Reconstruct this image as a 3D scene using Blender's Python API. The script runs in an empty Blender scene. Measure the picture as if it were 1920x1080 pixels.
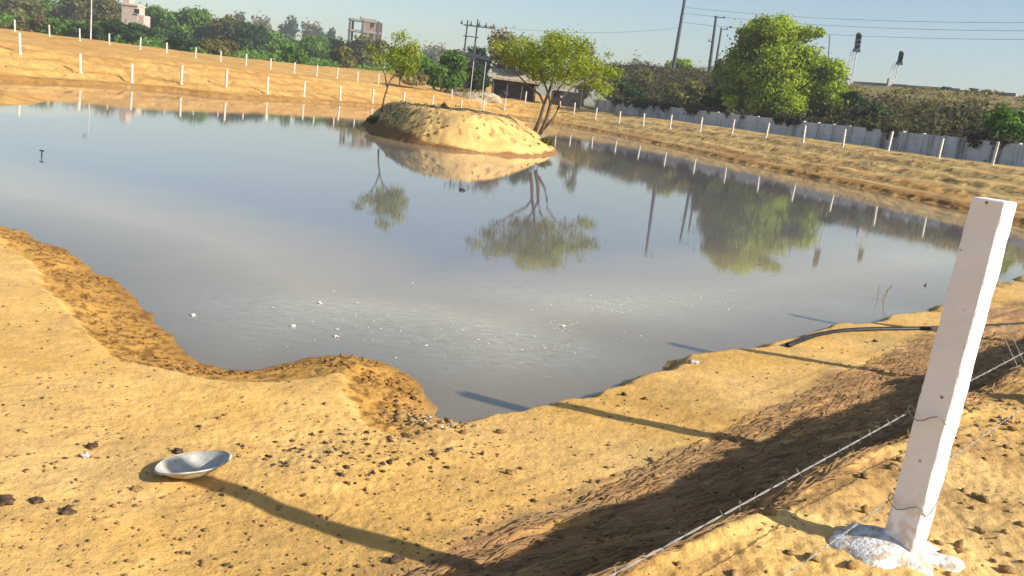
import bpy, bmesh, math, random
import numpy as np
from mathutils import Vector, Matrix, noise as mnoise

# ---------------------------------------------------------------- camera maths
F = 1700.0; ROLL = math.radians(7.0); PITCH = math.atan(358.0 / F); H = 2.4
_fw = np.array([0, math.cos(PITCH), -math.sin(PITCH)]); _r0 = np.array([1.0, 0, 0]); _u0 = np.cross(_r0, _fw)
_c, _s = math.cos(ROLL), math.sin(ROLL)
CR = _c * _r0 + _s * _u0; CU = -_s * _r0 + _c * _u0; CF = _fw
def ray(x, y): return (x - 960) / F * CR - (y - 540) / F * CU + CF
def gz(x, y, z=0.0):                       # photo pixel -> point on level z
    d = ray(x, y); t = (z - H) / d[2]; return np.array([d[0] * t, d[1] * t, z])
def gd(x, y, D):                           # photo pixel -> point at depth Y = D
    d = ray(x, y); t = D / d[1]; return np.array([d[0] * t, D, H + d[2] * t])

sc = bpy.context.scene
cam_d = bpy.data.cameras.new("camera"); cam = bpy.data.objects.new("camera", cam_d); sc.collection.objects.link(cam)
cam_d.sensor_width = 36; cam_d.lens = F / 1920 * 36; cam_d.clip_start = 0.05; cam_d.clip_end = 8000
M = Matrix(((CR[0], CU[0], -CF[0], 0), (CR[1], CU[1], -CF[1], 0), (CR[2], CU[2], -CF[2], H), (0, 0, 0, 1)))
cam.matrix_world = M; sc.camera = cam

# ---------------------------------------------------------------- light
SUN_BEAR, SUN_EL = math.radians(113), math.radians(29)
w = bpy.data.worlds.new("World"); sc.world = w; w.use_nodes = True
nt = w.node_tree; bg = nt.nodes['Background']
sky = nt.nodes.new('ShaderNodeTexSky'); sky.sky_type = 'NISHITA'; sky.sun_disc = False
sky.sun_elevation = SUN_EL; sky.sun_rotation = SUN_BEAR; sky.altitude = 200
sky.air_density = 1.0; sky.dust_density = 1.3; sky.ozone_density = 1.6
nt.links.new(sky.outputs[0], bg.inputs[0]); bg.inputs[1].default_value = 0.077
sd = bpy.data.lights.new("sun", 'SUN'); so = bpy.data.objects.new("sun", sd); sc.collection.objects.link(so)
sd.energy = 4.1; sd.angle = math.radians(0.6); sd.color = (1.0, 0.93, 0.82)
sv = Vector((math.sin(SUN_BEAR) * math.cos(SUN_EL), math.cos(SUN_BEAR) * math.cos(SUN_EL), math.sin(SUN_EL)))
so.rotation_euler = sv.to_track_quat('Z', 'Y').to_euler()
sc.view_settings.view_transform = 'Standard'; sc.view_settings.look = 'None'
sc.view_settings.exposure = 0.92; sc.view_settings.gamma = 1; sc.view_settings.use_curve_mapping = False
sc.cycles.max_bounces = 6; sc.cycles.transparent_max_bounces = 12; sc.cycles.caustics_reflective = False; sc.cycles.caustics_refractive = False

# ---------------------------------------------------------------- helpers
rng = np.random.default_rng(7); random.seed(7)
def smooth(a, b, x):
    t = np.clip((x - a) / (b - a), 0, 1); return t * t * (3 - 2 * t)
def _hash(ix, iy, s):
    h = (ix.astype(np.int64) * 374761393 + iy.astype(np.int64) * 668265263 + s * 1442695041) & 0xffffffff
    h = ((h ^ (h >> 13)) * 1274126177) & 0xffffffff
    return ((h ^ (h >> 16)) & 0xffff) / 65535.0
def vnoise(x, y, s=0):
    x = np.asarray(x, float); y = np.asarray(y, float)
    ix = np.floor(x); iy = np.floor(y); fx = x - ix; fy = y - iy
    fx = fx * fx * (3 - 2 * fx); fy = fy * fy * (3 - 2 * fy)
    a = _hash(ix, iy, s); b = _hash(ix + 1, iy, s); c = _hash(ix, iy + 1, s); d = _hash(ix + 1, iy + 1, s)
    return (a * (1 - fx) + b * fx) * (1 - fy) + (c * (1 - fx) + d * fx) * fy - 0.5
def fbm(x, y, s=0, o=3):
    r = 0; a = 1
    for k in range(o):
        r = r + a * vnoise(x * 2 ** k + 17 * k, y * 2 ** k - 9 * k, s + k); a *= 0.5
    return r

def obj(name, me, mat=None, parent=None):
    o = bpy.data.objects.new(name, me); sc.collection.objects.link(o)
    if mat is not None and not me.materials: me.materials.append(mat)
    if parent is not None: o.parent = parent
    return o
def tag(o, label=None, cat=None, group=None, kind=None):
    if label: o['label'] = label
    if cat: o['category'] = cat
    if group: o['group'] = group
    if kind: o['kind'] = kind
    return o
def thing(name, loc, label, cat, group=None, rz=0.0):
    o = bpy.data.objects.new(name, None); sc.collection.objects.link(o)
    o.empty_display_size = 0.2; o.location = tuple(loc); o.rotation_euler = (0, 0, rz)
    return tag(o, label, cat, group)

class MB:
    def __init__(s): s.v = []; s.f = []
    def add(s, vs, fs):
        b = len(s.v); s.v += [tuple(v) for v in vs]; s.f += [tuple(i + b for i in f) for f in fs]
    def box(s, c, size, rz=0.0, tilt=None):
        hx, hy, hz = size[0] / 2, size[1] / 2, size[2] / 2; R = Matrix.Rotation(rz, 3, 'Z')
        if tilt is not None: R = tilt @ R
        vs = [Vector(c) + R @ Vector((x * hx, y * hy, z * hz)) for z in (-1, 1) for x, y in ((-1, -1), (1, -1), (1, 1), (-1, 1))]
        s.add(vs, [(3, 2, 1, 0), (4, 5, 6, 7), (0, 1, 5, 4), (1, 2, 6, 5), (2, 3, 7, 6), (3, 0, 4, 7)])
    def tube(s, pts, rad, n=7, cap=True):
        pts = [Vector(p) for p in pts]
        if not hasattr(rad, '__len__'): rad = [rad] * len(pts)
        rings = []; rad = [float(q) for q in rad]
        for i, p in enumerate(pts):
            t = (pts[min(i + 1, len(pts) - 1)] - pts[max(i - 1, 0)]).normalized()
            a = Vector((0, 0, 1)) if abs(t.z) < 0.9 else Vector((1, 0, 0))
            u = t.cross(a).normalized(); v = t.cross(u)
            rings.append([p + rad[i] * (u * math.cos(2 * math.pi * k / n) + v * math.sin(2 * math.pi * k / n)) for k in range(n)])
        vs = [q for r in rings for q in r]; fs = []
        for i in range(len(pts) - 1):
            for k in range(n):
                fs.append((i * n + k, i * n + (k + 1) % n, (i + 1) * n + (k + 1) % n, (i + 1) * n + k))
        if cap: fs.append(tuple(range(n))[::-1]); fs.append(tuple((len(pts) - 1) * n + k for k in range(n)))
        s.add(vs, fs)
    def lump(s, c, r, seed=0, sub=1, rough=0.35):
        bm = bmesh.new(); bmesh.ops.create_icosphere(bm, subdivisions=sub, radius=1.0)
        o3 = Vector((seed * 3.7, seed * 1.3, seed * 7.1)); vs = []
        for v in bm.verts:
            k = 1 + rough * mnoise.noise(v.co * 1.3 + o3) * 1.6
            vs.append((c[0] + v.co.x * r[0] * k, c[1] + v.co.y * r[1] * k, c[2] + v.co.z * r[2] * k))
        fs = [tuple(v.index for v in f.verts) for f in bm.faces]; bm.free(); s.add(vs, fs)
    def build(s, name, mat, parent=None, smooth_=False):
        me = bpy.data.meshes.new(name); me.from_pydata(s.v, [], s.f); me.update()
        if smooth_: me.polygons.foreach_set('use_smooth', [True] * len(me.polygons))
        return obj(name, me, mat, parent)

def npmesh(name, V, Fq, cols=None, smooth_=False):
    me = bpy.data.meshes.new(name); V = np.asarray(V, np.float32); Fq = np.asarray(Fq, np.int32)
    k = Fq.shape[1]
    me.vertices.add(len(V)); me.vertices.foreach_set('co', V.ravel())
    me.loops.add(Fq.size); me.loops.foreach_set('vertex_index', Fq.ravel())
    me.polygons.add(len(Fq)); me.polygons.foreach_set('loop_start', np.arange(len(Fq), dtype=np.int32) * k)
    me.polygons.foreach_set('loop_total', np.full(len(Fq), k, np.int32))
    if smooth_: me.polygons.foreach_set('use_smooth', np.ones(len(Fq), bool))
    me.update(calc_edges=True)
    for nm, c in (cols or {}).items():
        if c.ndim == 2:
            a = me.color_attributes.new(nm, 'FLOAT_COLOR', 'POINT'); a.data.foreach_set('color', np.c_[c, np.ones(len(c))].astype(np.float32).ravel())
        else:
            a = me.attributes.new(nm, 'FLOAT', 'POINT'); a.data.foreach_set('value', c.astype(np.float32))
    return me

# ---------------------------------------------------------------- materials
class NT:
    def __init__(s, name):
        s.m = bpy.data.materials.new(name); s.m.use_nodes = True; s.t = s.m.node_tree; s.b = s.t.nodes['Principled BSDF']; s.out = s.t.nodes['Material Output']
        s.b.inputs['Specular IOR Level'].default_value = 0.2
    def n(s, typ, **k):
        q = s.t.nodes.new(typ)
        for a, b in k.items():
            if a.startswith('i_'):
                key = a[2:].replace('_', ' '); q.inputs[int(key) if key.isdigit() else key].default_value = b
            else: setattr(q, a, b)
        return q
    def l(s, a, b): s.t.links.new(a, b)
    def coord(s): return s.n('ShaderNodeTexCoord').outputs['Object']
    def noise(s, scale, detail=4, vec=None, rough=0.55):
        q = s.n('ShaderNodeTexNoise'); q.inputs['Scale'].default_value = scale; q.inputs['Detail'].default_value = detail; q.inputs['Roughness'].default_value = rough
        s.l(vec if vec is not None else s.coord(), q.inputs['Vector']); return q.outputs['Fac']
    def ramp(s, fac, *stops):
        q = s.n('ShaderNodeValToRGB'); e = q.color_ramp.elements
        while len(e) < len(stops): e.new(0.5)
        for i, (p, c) in enumerate(stops):
            e[i].position = p; e[i].color = (*c, 1) if hasattr(c, '__len__') else (c, c, c, 1)
        s.l(fac, q.inputs[0]); return q.outputs[0]
    def mix(s, fac, a, b, mode='MIX'):
        q = s.n('ShaderNodeMix', data_type='RGBA', blend_type=mode)
        for i, v in ((0, fac), (6, a), (7, b)):
            if isinstance(v, (int, float)): q.inputs[i].default_value = v if i == 0 else (v, v, v, 1)
            elif isinstance(v, tuple): q.inputs[i].default_value = (*v, 1)
            else: s.l(v, q.inputs[i])
        return q.outputs[2]
    def attr(s, name, out='Color'): return s.n('ShaderNodeAttribute', attribute_name=name).outputs[out]
    def math(s, op, a, b=0.0):
        q = s.n('ShaderNodeMath', operation=op)
        for i, v in ((0, a), (1, b)):
            if isinstance(v, (int, float)): q.inputs[i].default_value = v
            else: s.l(v, q.inputs[i])
        return q.outputs[0]
    def bump(s, h, dist, strength=1.0):
        q = s.n('ShaderNodeBump'); q.inputs['Distance'].default_value = dist; q.inputs['Strength'].default_value = strength
        s.l(h, q.inputs['Height']); s.l(q.outputs[0], s.b.inputs['Normal']); return q
def simple(name, ca, cb, scale=6, rough=0.85, bump=0.0, detail=5, stain=None):
    m = NT(name); f = m.noise(scale, detail); c = m.ramp(f, (0.35, ca), (0.65, cb))
    if stain:
        g = m.ramp(m.noise(stain[1], 6), (0.55, 0.0), (0.68, 1.0)); c = m.mix(g, c, stain[0])
    m.l(c, m.b.inputs['Base Color']); m.b.inputs['Roughness'].default_value = rough
    if bump: m.bump(m.noise(scale * 4, 5), bump)
    return m.m
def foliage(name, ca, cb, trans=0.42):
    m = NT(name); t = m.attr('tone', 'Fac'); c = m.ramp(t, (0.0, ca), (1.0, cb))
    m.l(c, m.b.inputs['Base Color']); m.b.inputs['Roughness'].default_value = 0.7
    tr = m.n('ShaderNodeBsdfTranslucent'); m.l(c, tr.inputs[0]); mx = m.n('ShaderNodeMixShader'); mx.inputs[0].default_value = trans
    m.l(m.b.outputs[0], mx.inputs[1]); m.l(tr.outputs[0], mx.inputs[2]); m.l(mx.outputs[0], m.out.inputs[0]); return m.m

MAT = dict(
    post=None,
    bark=simple('bark', (0.09, 0.065, 0.045), (0.17, 0.13, 0.095), 14, bump=0.02),
    concrete=simple('old_concrete', (0.28, 0.26, 0.24), (0.42, 0.39, 0.36), 3),
    dark_concrete=simple('dark_concrete', (0.09, 0.085, 0.08), (0.17, 0.155, 0.14), 2),
    brick=simple('pale_brick', (0.30, 0.20, 0.15), (0.42, 0.29, 0.22), 2),
    plaster=simple('pink_plaster', (0.45, 0.34, 0.28), (0.56, 0.44, 0.37), 1.5),
    steel=simple('dark_steel', (0.05, 0.055, 0.07), (0.09, 0.095, 0.11), 4, rough=0.5),
    pale_steel=simple('pale_steel', (0.45, 0.45, 0.44), (0.6, 0.6, 0.58), 4, rough=0.5),
    rubber=simple('black_plastic', (0.012, 0.012, 0.014), (0.03, 0.028, 0.028), 9, rough=0.45),
    thatch=simple('thatch', (0.30, 0.24, 0.16), (0.5, 0.42, 0.31), 3, bump=0.05),
    tarp=simple('dark_blue_tarp', (0.018, 0.02, 0.035), (0.045, 0.045, 0.075), 1.2),
    shade=simple('painted_shade', (0.02, 0.018, 0.018), (0.05, 0.045, 0.04), 2),  # near-black paints the shade inside openings and under the lean-to roof
    clod=simple('earth_clod', (0.20, 0.115, 0.045), (0.42, 0.27, 0.11), 18, bump=0.01),
    darkclod=simple('dark_clod', (0.05, 0.032, 0.022), (0.13, 0.085, 0.05), 18, bump=0.01),
    wetclod=simple('wet_clod', (0.16, 0.075, 0.02), (0.36, 0.19, 0.05), 18, bump=0.01),
    palestone=simple('pale_stone', (0.45, 0.40, 0.36), (0.62, 0.57, 0.52), 20, bump=0.01),
    foam=simple('white_scum', (0.55, 0.55, 0.5), (0.8, 0.8, 0.76), 20),
    reed=simple('dry_stem', (0.30, 0.23, 0.11), (0.42, 0.34, 0.17), 9),
    wire=simple('galvanised_wire', (0.22, 0.20, 0.18), (0.36, 0.34, 0.31), 30, rough=0.5),
    mud=simple('dark_mud_wall', (0.10, 0.07, 0.055), (0.19, 0.13, 0.10), 1.5),
    glass=simple('dark_lens', (0.02, 0.02, 0.025), (0.04, 0.04, 0.05), 5, rough=0.2),
)
# whitewashed post: chips and spots
m = NT('whitewash'); c = m.ramp(m.noise(5, 6), (0.3, (0.85, 0.85, 0.87)), (0.7, (0.93, 0.93, 0.94)))
v = m.n('ShaderNodeTexVoronoi'); v.inputs['Scale'].default_value = 26; m.l(m.coord(), v.inputs['Vector'])
sp = m.ramp(v.outputs['Distance'], (0.12, 1.0), (0.20, 0.0)); g = m.ramp(m.noise(6.0, 2), (0.57, 0.0), (0.62, 1.0))
sx = m.n('ShaderNodeSeparateXYZ'); m.l(m.coord(), sx.inputs[0]); mr = m.n('ShaderNodeMapRange'); mr.inputs['From Min'].default_value = 0.3; mr.inputs['From Max'].default_value = -0.02; m.l(sx.outputs[2], mr.inputs[0])
mud = m.math('MULTIPLY', m.math('MULTIPLY', mr.outputs[0], m.ramp(m.noise(30, 6), (0.45, 0.0), (0.6, 1.0))), .8); c = m.mix(mud, c, (0.5, 0.34, 0.17))
g2 = m.ramp(m.noise(2.2, 6, None, .7), (0.5, 0.0), (0.75, .3)); c = m.mix(g2, c, (0.60, 0.57, 0.53))
sp = m.mix(1.0, sp, g, 'MULTIPLY'); c = m.mix(sp, c, (0.16, 0.13, 0.11)); m.l(c, m.b.inputs['Base Color']); m.b.inputs['Roughness'].default_value = 0.8
m.bump(m.noise(38, 7, None, .7), 0.004); MAT['post'] = m.m
MAT['farpost'] = simple('dusty_whitewash', (0.52, 0.48, 0.42), (0.64, 0.60, 0.54), 4)
MAT['farlime'] = simple('dusty_lime', (0.50, 0.42, 0.30), (0.62, 0.56, 0.46), 4)
m = NT('lime_collar'); c = m.ramp(m.noise(22, 6), (0.40, (0.46, 0.37, 0.26)), (0.56, (0.72, 0.70, 0.68))); m.l(c, m.b.inputs['Base Color']); m.b.inputs['Roughness'].default_value = 0.9
m.bump(m.noise(60, 5), 0.01); MAT['lime'] = m.m
# pan metal with dusty cement film
m = NT('dusty_iron'); c = m.ramp(m.noise(14, 6), (0.35, (0.36, 0.34, 0.29)), (0.62, (0.58, 0.55, 0.48))); m.l(c, m.b.inputs['Base Color']); m.b.inputs['Roughness'].default_value = 0.85
m.b.inputs['Metallic'].default_value = 0.0; m.bump(m.noise(60, 4), 0.002); MAT['pan'] = m.m
# boundary wall with dark runs
m = NT('stained_wall'); co = m.coord(); mp = m.n('ShaderNodeMapping'); mp.inputs['Scale'].default_value = (0.55, 0.55, 0.10); m.l(co, mp.inputs[0])
run = m.ramp(m.noise(1.0, 5, mp.outputs[0], 0.7), (0.52, 0.0), (0.66, 0.85)); base = m.ramp(m.noise(0.8, 4), (0.3, (0.55, 0.51, 0.49)), (0.7, (0.76, 0.72, 0.70)))
c = m.mix(run, base, (0.10, 0.09, 0.09)); m.l(c, m.b.inputs['Base Color']); MAT['wall'] = m.m

# ---------------------------------------------------------------- pond outline and ground height
def catmull(P, k=5, closed=False):
    P = [np.array(p[:2], float) for p in P]; out = []
    n = len(P)
    for i in range(n - 1):
        p0 = P[max(i - 1, 0)]; p1 = P[i]; p2 = P[i + 1]; p3 = P[min(i + 2, n - 1)]
        for j in range(k):
            t = j / k
            out.append(0.5 * (2 * p1 + (p2 - p0) * t + (2 * p0 - 5 * p1 + 4 * p2 - p3) * t * t + (3 * p1 - p0 - 3 * p2 + p3) * t ** 3))
    out.append(P[-1]); return out
near_px = [(1920, 520), (1850, 545), (1760, 577), (1680, 596), (1600, 611), (1530, 624), (1470, 642), (1400, 656), (1320, 671), (1270, 681), (1230, 700), (1180, 715), (1140, 735), (1090, 752),
           (1020, 764), (950, 781), (900, 790), (855, 800), (832, 790), (812, 755), (795, 722), (755, 692), (700, 672), (640, 666), (580, 672), (530, 684), (480, 692), (430, 691), (380, 676),
           (335, 648), (300, 612), (262, 575), (222, 535), (178, 500), (130, 468), (70, 448), (0, 428)]
far_px = [(0, 153), (100, 157), (200, 162), (330, 172), (430, 183), (560, 190), (700, 200), (850, 211), (960, 221), (1035, 231), (1137, 250), (1300, 285), (1370, 302), (1490, 327), (1565, 343), (1770, 386), (1920, 424)]
NEARP = catmull([gz(*p) for p in near_px], 3)
FARP = catmull([gz(*p) for p in far_px], 3)
POND = np.array([(32, 24.5), (24, 24), (16, 22.5)] + NEARP + [(-10, 13), (-20, 17), (-36, 24), (-48, 34), (-46, 42)] + FARP + [(27, 33.5), (36, 30)], float)
_il = [tuple(gz(*p)[:2]) for p in ((679, 232), (694, 243), (722, 258), (780, 271), (860, 283), (940, 291), (1002, 294), (1043, 288), (1036, 276), (1026, 262))]
ISL = np.array(catmull(_il + [(0.4, 50), (-3, 52.5), (-6.3, 50), _il[0]], 4))[:-1]
SPIT = np.array([gz(-60, 166)[:2], gz(30, 172)[:2], gz(88, 190)[:2], gz(60, 197)[:2], gz(-60, 199)[:2]])
def sdist(X, Y, P):
    best = np.full(X.shape, 1e9); ins = np.zeros(X.shape, bool); n = len(P)
    for i in range(n):
        ax, ay = P[i]; bx, by = P[(i + 1) % n]; dx, dy = bx - ax, by - ay; L = dx * dx + dy * dy + 1e-12
        t = np.clip(((X - ax) * dx + (Y - ay) * dy) / L, 0, 1)
        best = np.minimum(best, (X - ax - t * dx) ** 2 + (Y - ay - t * dy) ** 2)
        if abs(dy) > 1e-9:
            c = ((ay > Y) != (by > Y)) & (X < dx * (Y - ay) / dy + ax); ins ^= c
    return np.where(ins, -1, 1) * np.sqrt(best)
P0 = gz(1690, 1035, 0.9)[:2]; FD = np.array([0.743, 0.669]); FN = np.array([-0.669, 0.743])
def fence_tn(X, Y): return (X - P0[0]) * FD[0] + (Y - P0[1]) * FD[1], (X - P0[0]) * FN[0] + (Y - P0[1]) * FN[1]

def jagf(X, Y):
    R = np.hypot(X, Y); return fbm(X * 1.7, Y * 1.7, 3, 3) * np.clip(R * 0.018, 0.08, 0.5) + vnoise(X * 9, Y * 9, 5) * 0.035 * (R < 25)
def ground(X, Y, detail=True):
    X = np.asarray(X, float); Y = np.asarray(Y, float)
    R = np.hypot(X, Y)
    d0 = sdist(X, Y, POND)
    d = d0 + jagf(X, Y)
    # near bank
    t, n = fence_tn(X, Y)
    left = smooth(-0.1, -0.9, X)
    zl = 0.13 * np.clip(d / 0.75, 0, 1) + 0.035 * smooth(0.66, 0.80, d) + 0.03 * np.clip(d - 0.8, 0, 6) * .6
    zr = 0.10 * smooth(0, 0.22, d) + 0.055 * np.clip(d, 0, 3.0)
    low = zl * left + zr * (1 - left)
    jn = fbm(t * 0.9, n * 0.9, 11, 3) * 0.14 + vnoise(t * 5, n * 5, 12) * 0.07
    ne = 0.47 + 0.095 * np.clip(t, -3, 12) + jn
    S = 1 - smooth(0, 0.62, n - ne)
    bench = 0.90 + 0.012 * np.clip(t, -3, 30) + 0.03 * fbm(X * .8, Y * .8, 8)
    znear = low + (bench - low) * S
    # far bank
    dq = d; d = d / (1 + .20 * smooth(2, 14, X))
    base = 0.045 * np.sin(d * 3.1 + 2 * fbm(X * .2, Y * .2, 24, 2)) * smooth(.5, 1.5, d) * smooth(13, 9, d) + 1.68 * smooth(0, 9.5, d) * 0.75 + 1.68 * 0.25 * np.clip(d / 9.5, 0, 1) + 0.16 * smooth(0, .5, d)
    lw = smooth(12, 0, X)
    hump = 1 + 0.9 * np.exp(-((X + 17) / 15.0) ** 2)
    rise = 1.0 * smooth(11, 40, d) * lw * hump - 0.25 * smooth(11, 16, d) * (1 - lw)
    zfar = base + rise + 0.10 * fbm(X * 0.25, Y * 0.25, 21, 3) * smooth(1, 5, d) + 0.05 * fbm(X * 1.1, Y * 1.1, 23, 2) * smooth(0.2, 2, d)
    d = dq
    wf = smooth(20, 30, Y) * (d0 > 0)
    z = znear * (1 - wf) + zfar * wf
    bed = -0.015 - 0.06 * np.clip(-d, 0, 6) - 0.022 * np.clip(-d, 0, 6) ** 2
    z = np.where(d < 0, bed - 0.0, z)
    # island and spit
    m_ = (np.abs(X + 2.5) < 14) & (np.abs(Y - 44) < 14)
    if m_.any():
        xi, yi = X[m_], Y[m_]; di = -sdist(xi, yi, ISL) + 0.15 * fbm(xi * 1.3, yi * 1.3, 31, 3)
        zi = np.where(di > 0, 0.22 * np.clip(di / .45, 0, 1) + 1.20 * smooth(-.05, 1, di / (1.5 + 1.3 * smooth(-6.5, -1, xi))) + 0.10 * smooth(2.5, 6, di) + 0.09 * fbm(xi * 2, yi * 1.2, 33, 3) * smooth(0, 1, di) - 0.03 * np.clip(4 * np.abs(fbm(xi * 1.1 + yi * .5, yi * .5 - xi * .2, 34, 3)) * -1 + .35, 0, .35) * smooth(.2, .8, di) * smooth(3.2, 1.5, di), -0.05 + 0.28 * np.clip(di, -3, 0))
        z[m_] = np.maximum(z[m_], zi)
    m_ = (X < -15) & (Y > 28) & (Y < 52)
    if m_.any():
        xi, yi = X[m_], Y[m_]; di = -sdist(xi, yi, SPIT); z[m_] = np.maximum(z[m_], np.where(di > 0, 0.22 * smooth(0, 1.6, di), 0.2 * di))
    if detail:
        k = smooth(-0.05, 0.12, z) * smooth(45, 20, R)
        rough = 0.4 + 0.9 * S + 1.0 * left * smooth(.8, .6, d) * (Y < 15) + 0.5 * (vnoise(X * 0.7, Y * 0.7, 44) + .5) + 0.9 * np.exp(-((X + 0.9) ** 2 + (Y - 5.2) ** 2) / 0.7)
        c1 = vnoise(X * 14, Y * 14, 41); c2 = vnoise(X * 33, Y * 33, 42)
        z = z + k * rough * (0.026 * fbm(X * 2.3, Y * 2.3, 40, 3) + 0.020 * np.clip(c1 - .18, 0, 1) * smooth(-.1, .3, fbm(X * 1.1, Y * 1.1, 45, 2)) + 0.006 * c2)
        st = np.exp(-((n - ne - 0.35) / 0.4) ** 2)
        st2 = smooth(ne - .05, ne + .1, n) * smooth(2.1 + .2 * np.clip(t, -3, 12), 1.7 + .15 * np.clip(t, -3, 12), n)
        z = z + k * (st * 0.07 + st2 * .035) * vnoise(t * 2.5, n * 14, 51) + k * st2 * .03 * np.abs(fbm(t * 6, n * 9, 52, 2))
    return z
def gh(x, y): return float(ground(np.array([x], float), np.array([y], float), False)[0])

# ---- the sheet: rings and spokes round the camera, fine where the picture looks
ang = np.radians(np.r_[np.linspace(-180, -40, 36)[:-1], np.linspace(-40, -34, 12)[:-1], np.linspace(-34, 34, 980), np.linspace(34, 40, 12)[1:], np.linspace(40, 180, 36)[1:-1]])
a_ = np.radians(np.linspace(46, 4.4, 620)); rr = 1.95 / np.tan(a_); rr = np.r_[rr, np.cumsum(np.r_[np.full(60, .13), np.full(230, .085), np.linspace(.15, .45, 230)]) + rr[-1]]
rr = np.r_[0.02, 0.4, 0.8, 1.2, 1.6, rr, np.geomspace(rr[-1] * 1.006, 4000, 100)]
A, Rr = np.meshgrid(ang, rr); X = Rr * np.sin(A); Y = Rr * np.cos(A)
Xf, Yf = X.ravel(), Y.ravel()
near = (np.hypot(Xf, Yf) < 260)
Z = np.full(Xf.shape, 2.2); Z[near] = ground(Xf[near], Yf[near])
rad = np.hypot(Xf, Yf); Z = Z * smooth(250, 190, rad) + 2.2 * (1 - smooth(250, 190, rad)) + 0.8 * fbm(Xf * .01, Yf * .01, 77) * smooth(200, 400, rad)
nr, na = X.shape; idx = np.arange(nr * na).reshape(nr, na); nx = np.roll(idx, -1, axis=1)
FQ = np.stack([idx[:-1].ravel(), nx[:-1].ravel(), nx[1:].ravel(), idx[1:].ravel()], 1)
# colour of the earth (what it is made of, plus shade painted on the island's left foot)
d0 = np.full(Xf.shape, 60.0); d0[near] = sdist(Xf[near], Yf[near], POND)
T_, N_ = fence_tn(Xf, Yf)
sand = np.array([0.70, 0.412, 0.115]); pale = np.array([0.76, 0.49, 0.18]); wet = np.array([0.30, 0.145, 0.035]); olive = np.array([0.47, 0.335, 0.125]); brown = np.array([0.22, 0.125, 0.055]); orange = np.array([0.50, 0.26, 0.07]); farsand = np.array([0.60, 0.365, 0.11]); grass = np.array([0.16, 0.17, 0.05])
def lerp(c, t, b): return c * (1 - t[:, None]) + b * t[:, None]
C = np.tile(sand, (len(Xf), 1))
C = lerp(C, np.clip(0.5 + 1.1 * fbm(Xf * .9, Yf * .9, 60, 4), 0, 1), pale)
wfar = smooth(22, 30, Yf); C = lerp(C, wfar, farsand)
C = lerp(C, wfar * np.clip(0.35 + 1.4 * fbm(Xf * .12, Yf * .5, 61, 4), 0, 0.8) * smooth(3, -4, Xf), orange * 1.1)
# right bank: browner, stubble
d0q = d0; d0 = np.where(d0 > 0, d0 / (1 + .20 * smooth(2, 14, Xf)), d0)
rb = smooth(3, 9, Xf) * smooth(20, 28, Yf) * (d0 > 0)
streak = np.clip(0.55 + 1.3 * fbm(Xf * .35 + Yf * .12, d0 * 1.5, 62, 4), 0, 1)
C = lerp(C, rb * (0.35 + 0.6 * streak), olive * 1.05)
C = lerp(C, rb * np.clip(2.2 * fbm(Xf * .9, Yf * .45, 65, 4) - .2, 0, .45), brown * 1.4)
C = lerp(C, wfar * (1 - rb) * np.clip(3 * fbm(Xf * .3, Yf * 1.1, 58, 4) - .35, 0, .5), orange * .8)
C = lerp(C, rb * np.clip(2.2 * fbm(Xf * .5, d0 * 1.1, 63, 3) - .15, 0, .8) * smooth(8, 1, d0), orange * 0.8)
C = lerp(C, rb * smooth(.5, .0, np.abs(d0 - 8.9)) * .8, pale)
for q_ in (3.1, 5.0, 6.6): C = lerp(C, rb * smooth(.35, .0, np.abs(d0 - q_ + .6 * fbm(Xf * .1, Yf * .1, int(q_ * 10), 2))) * np.clip(.4 + 2 * fbm(Xf * .3, Yf * .3, 59, 2), 0, .8), pale * .9)
C = lerp(C, rb * np.clip(6 * (fbm(Xf * 1.6, Yf * .8, 57, 3) - .22), 0, .6), brown * 1.1)
C = lerp(C, rb * smooth(9.6, 11, d0), np.array([0.13, 0.12, 0.06]))
C = lerp(C, smooth(150, 260, rad) * (d0 > 0), grass)
# thin dark damp line along the far waterline, and wet rims
C = lerp(C, wfar * smooth(1.5, 0.5, d0 + .5 * fbm(Xf * .3, Yf * .3, 64, 2)) * (d0 > -2) * .75, wet * 1.0)
zt = Z; d0 = d0q
wl = smooth(-0.25, -0.8, Xf) * (Yf < 14) * (d0 > -1); lz = d0 + jagf(Xf, Yf); lzf = lz + .16 * fbm(Xf * 9, Yf * 9, 75, 3)
C = lerp(C, wl * smooth(0.80, 0.64, lzf), np.array([0.58, 0.31, 0.07]))
C = lerp(C, wl * smooth(0.78, 0.62, lzf) * np.clip(.05 + 2.6 * fbm(Xf * 22, Yf * 16, 66, 3), 0, .8), wet * .55)
C = lerp(C, wl * smooth(0.30, 0.0, lz) * .55, wet)
C = lerp(C, (1 - wl) * (Yf < 22) * smooth(0.16, 0.02, lz) * .7, brown)
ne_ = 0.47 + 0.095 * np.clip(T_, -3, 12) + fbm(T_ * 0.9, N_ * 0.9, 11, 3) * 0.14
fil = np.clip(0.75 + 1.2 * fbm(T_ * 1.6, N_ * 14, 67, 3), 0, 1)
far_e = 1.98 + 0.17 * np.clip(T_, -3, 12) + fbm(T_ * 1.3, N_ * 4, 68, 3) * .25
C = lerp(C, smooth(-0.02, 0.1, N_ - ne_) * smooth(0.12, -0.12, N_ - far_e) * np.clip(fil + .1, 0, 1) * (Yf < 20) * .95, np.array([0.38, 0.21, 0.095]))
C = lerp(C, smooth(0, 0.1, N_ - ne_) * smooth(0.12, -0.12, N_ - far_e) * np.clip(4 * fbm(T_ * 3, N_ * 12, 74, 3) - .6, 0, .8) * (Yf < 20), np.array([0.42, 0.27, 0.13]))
bn = (N_ < ne_) & (Yf < 25)
C = lerp(C, bn * np.clip(1.6 * fbm(Xf * 2.2, Yf * 2.2, 69, 4) + .15, 0, .7), np.array([0.40, 0.22, 0.08]))
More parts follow.
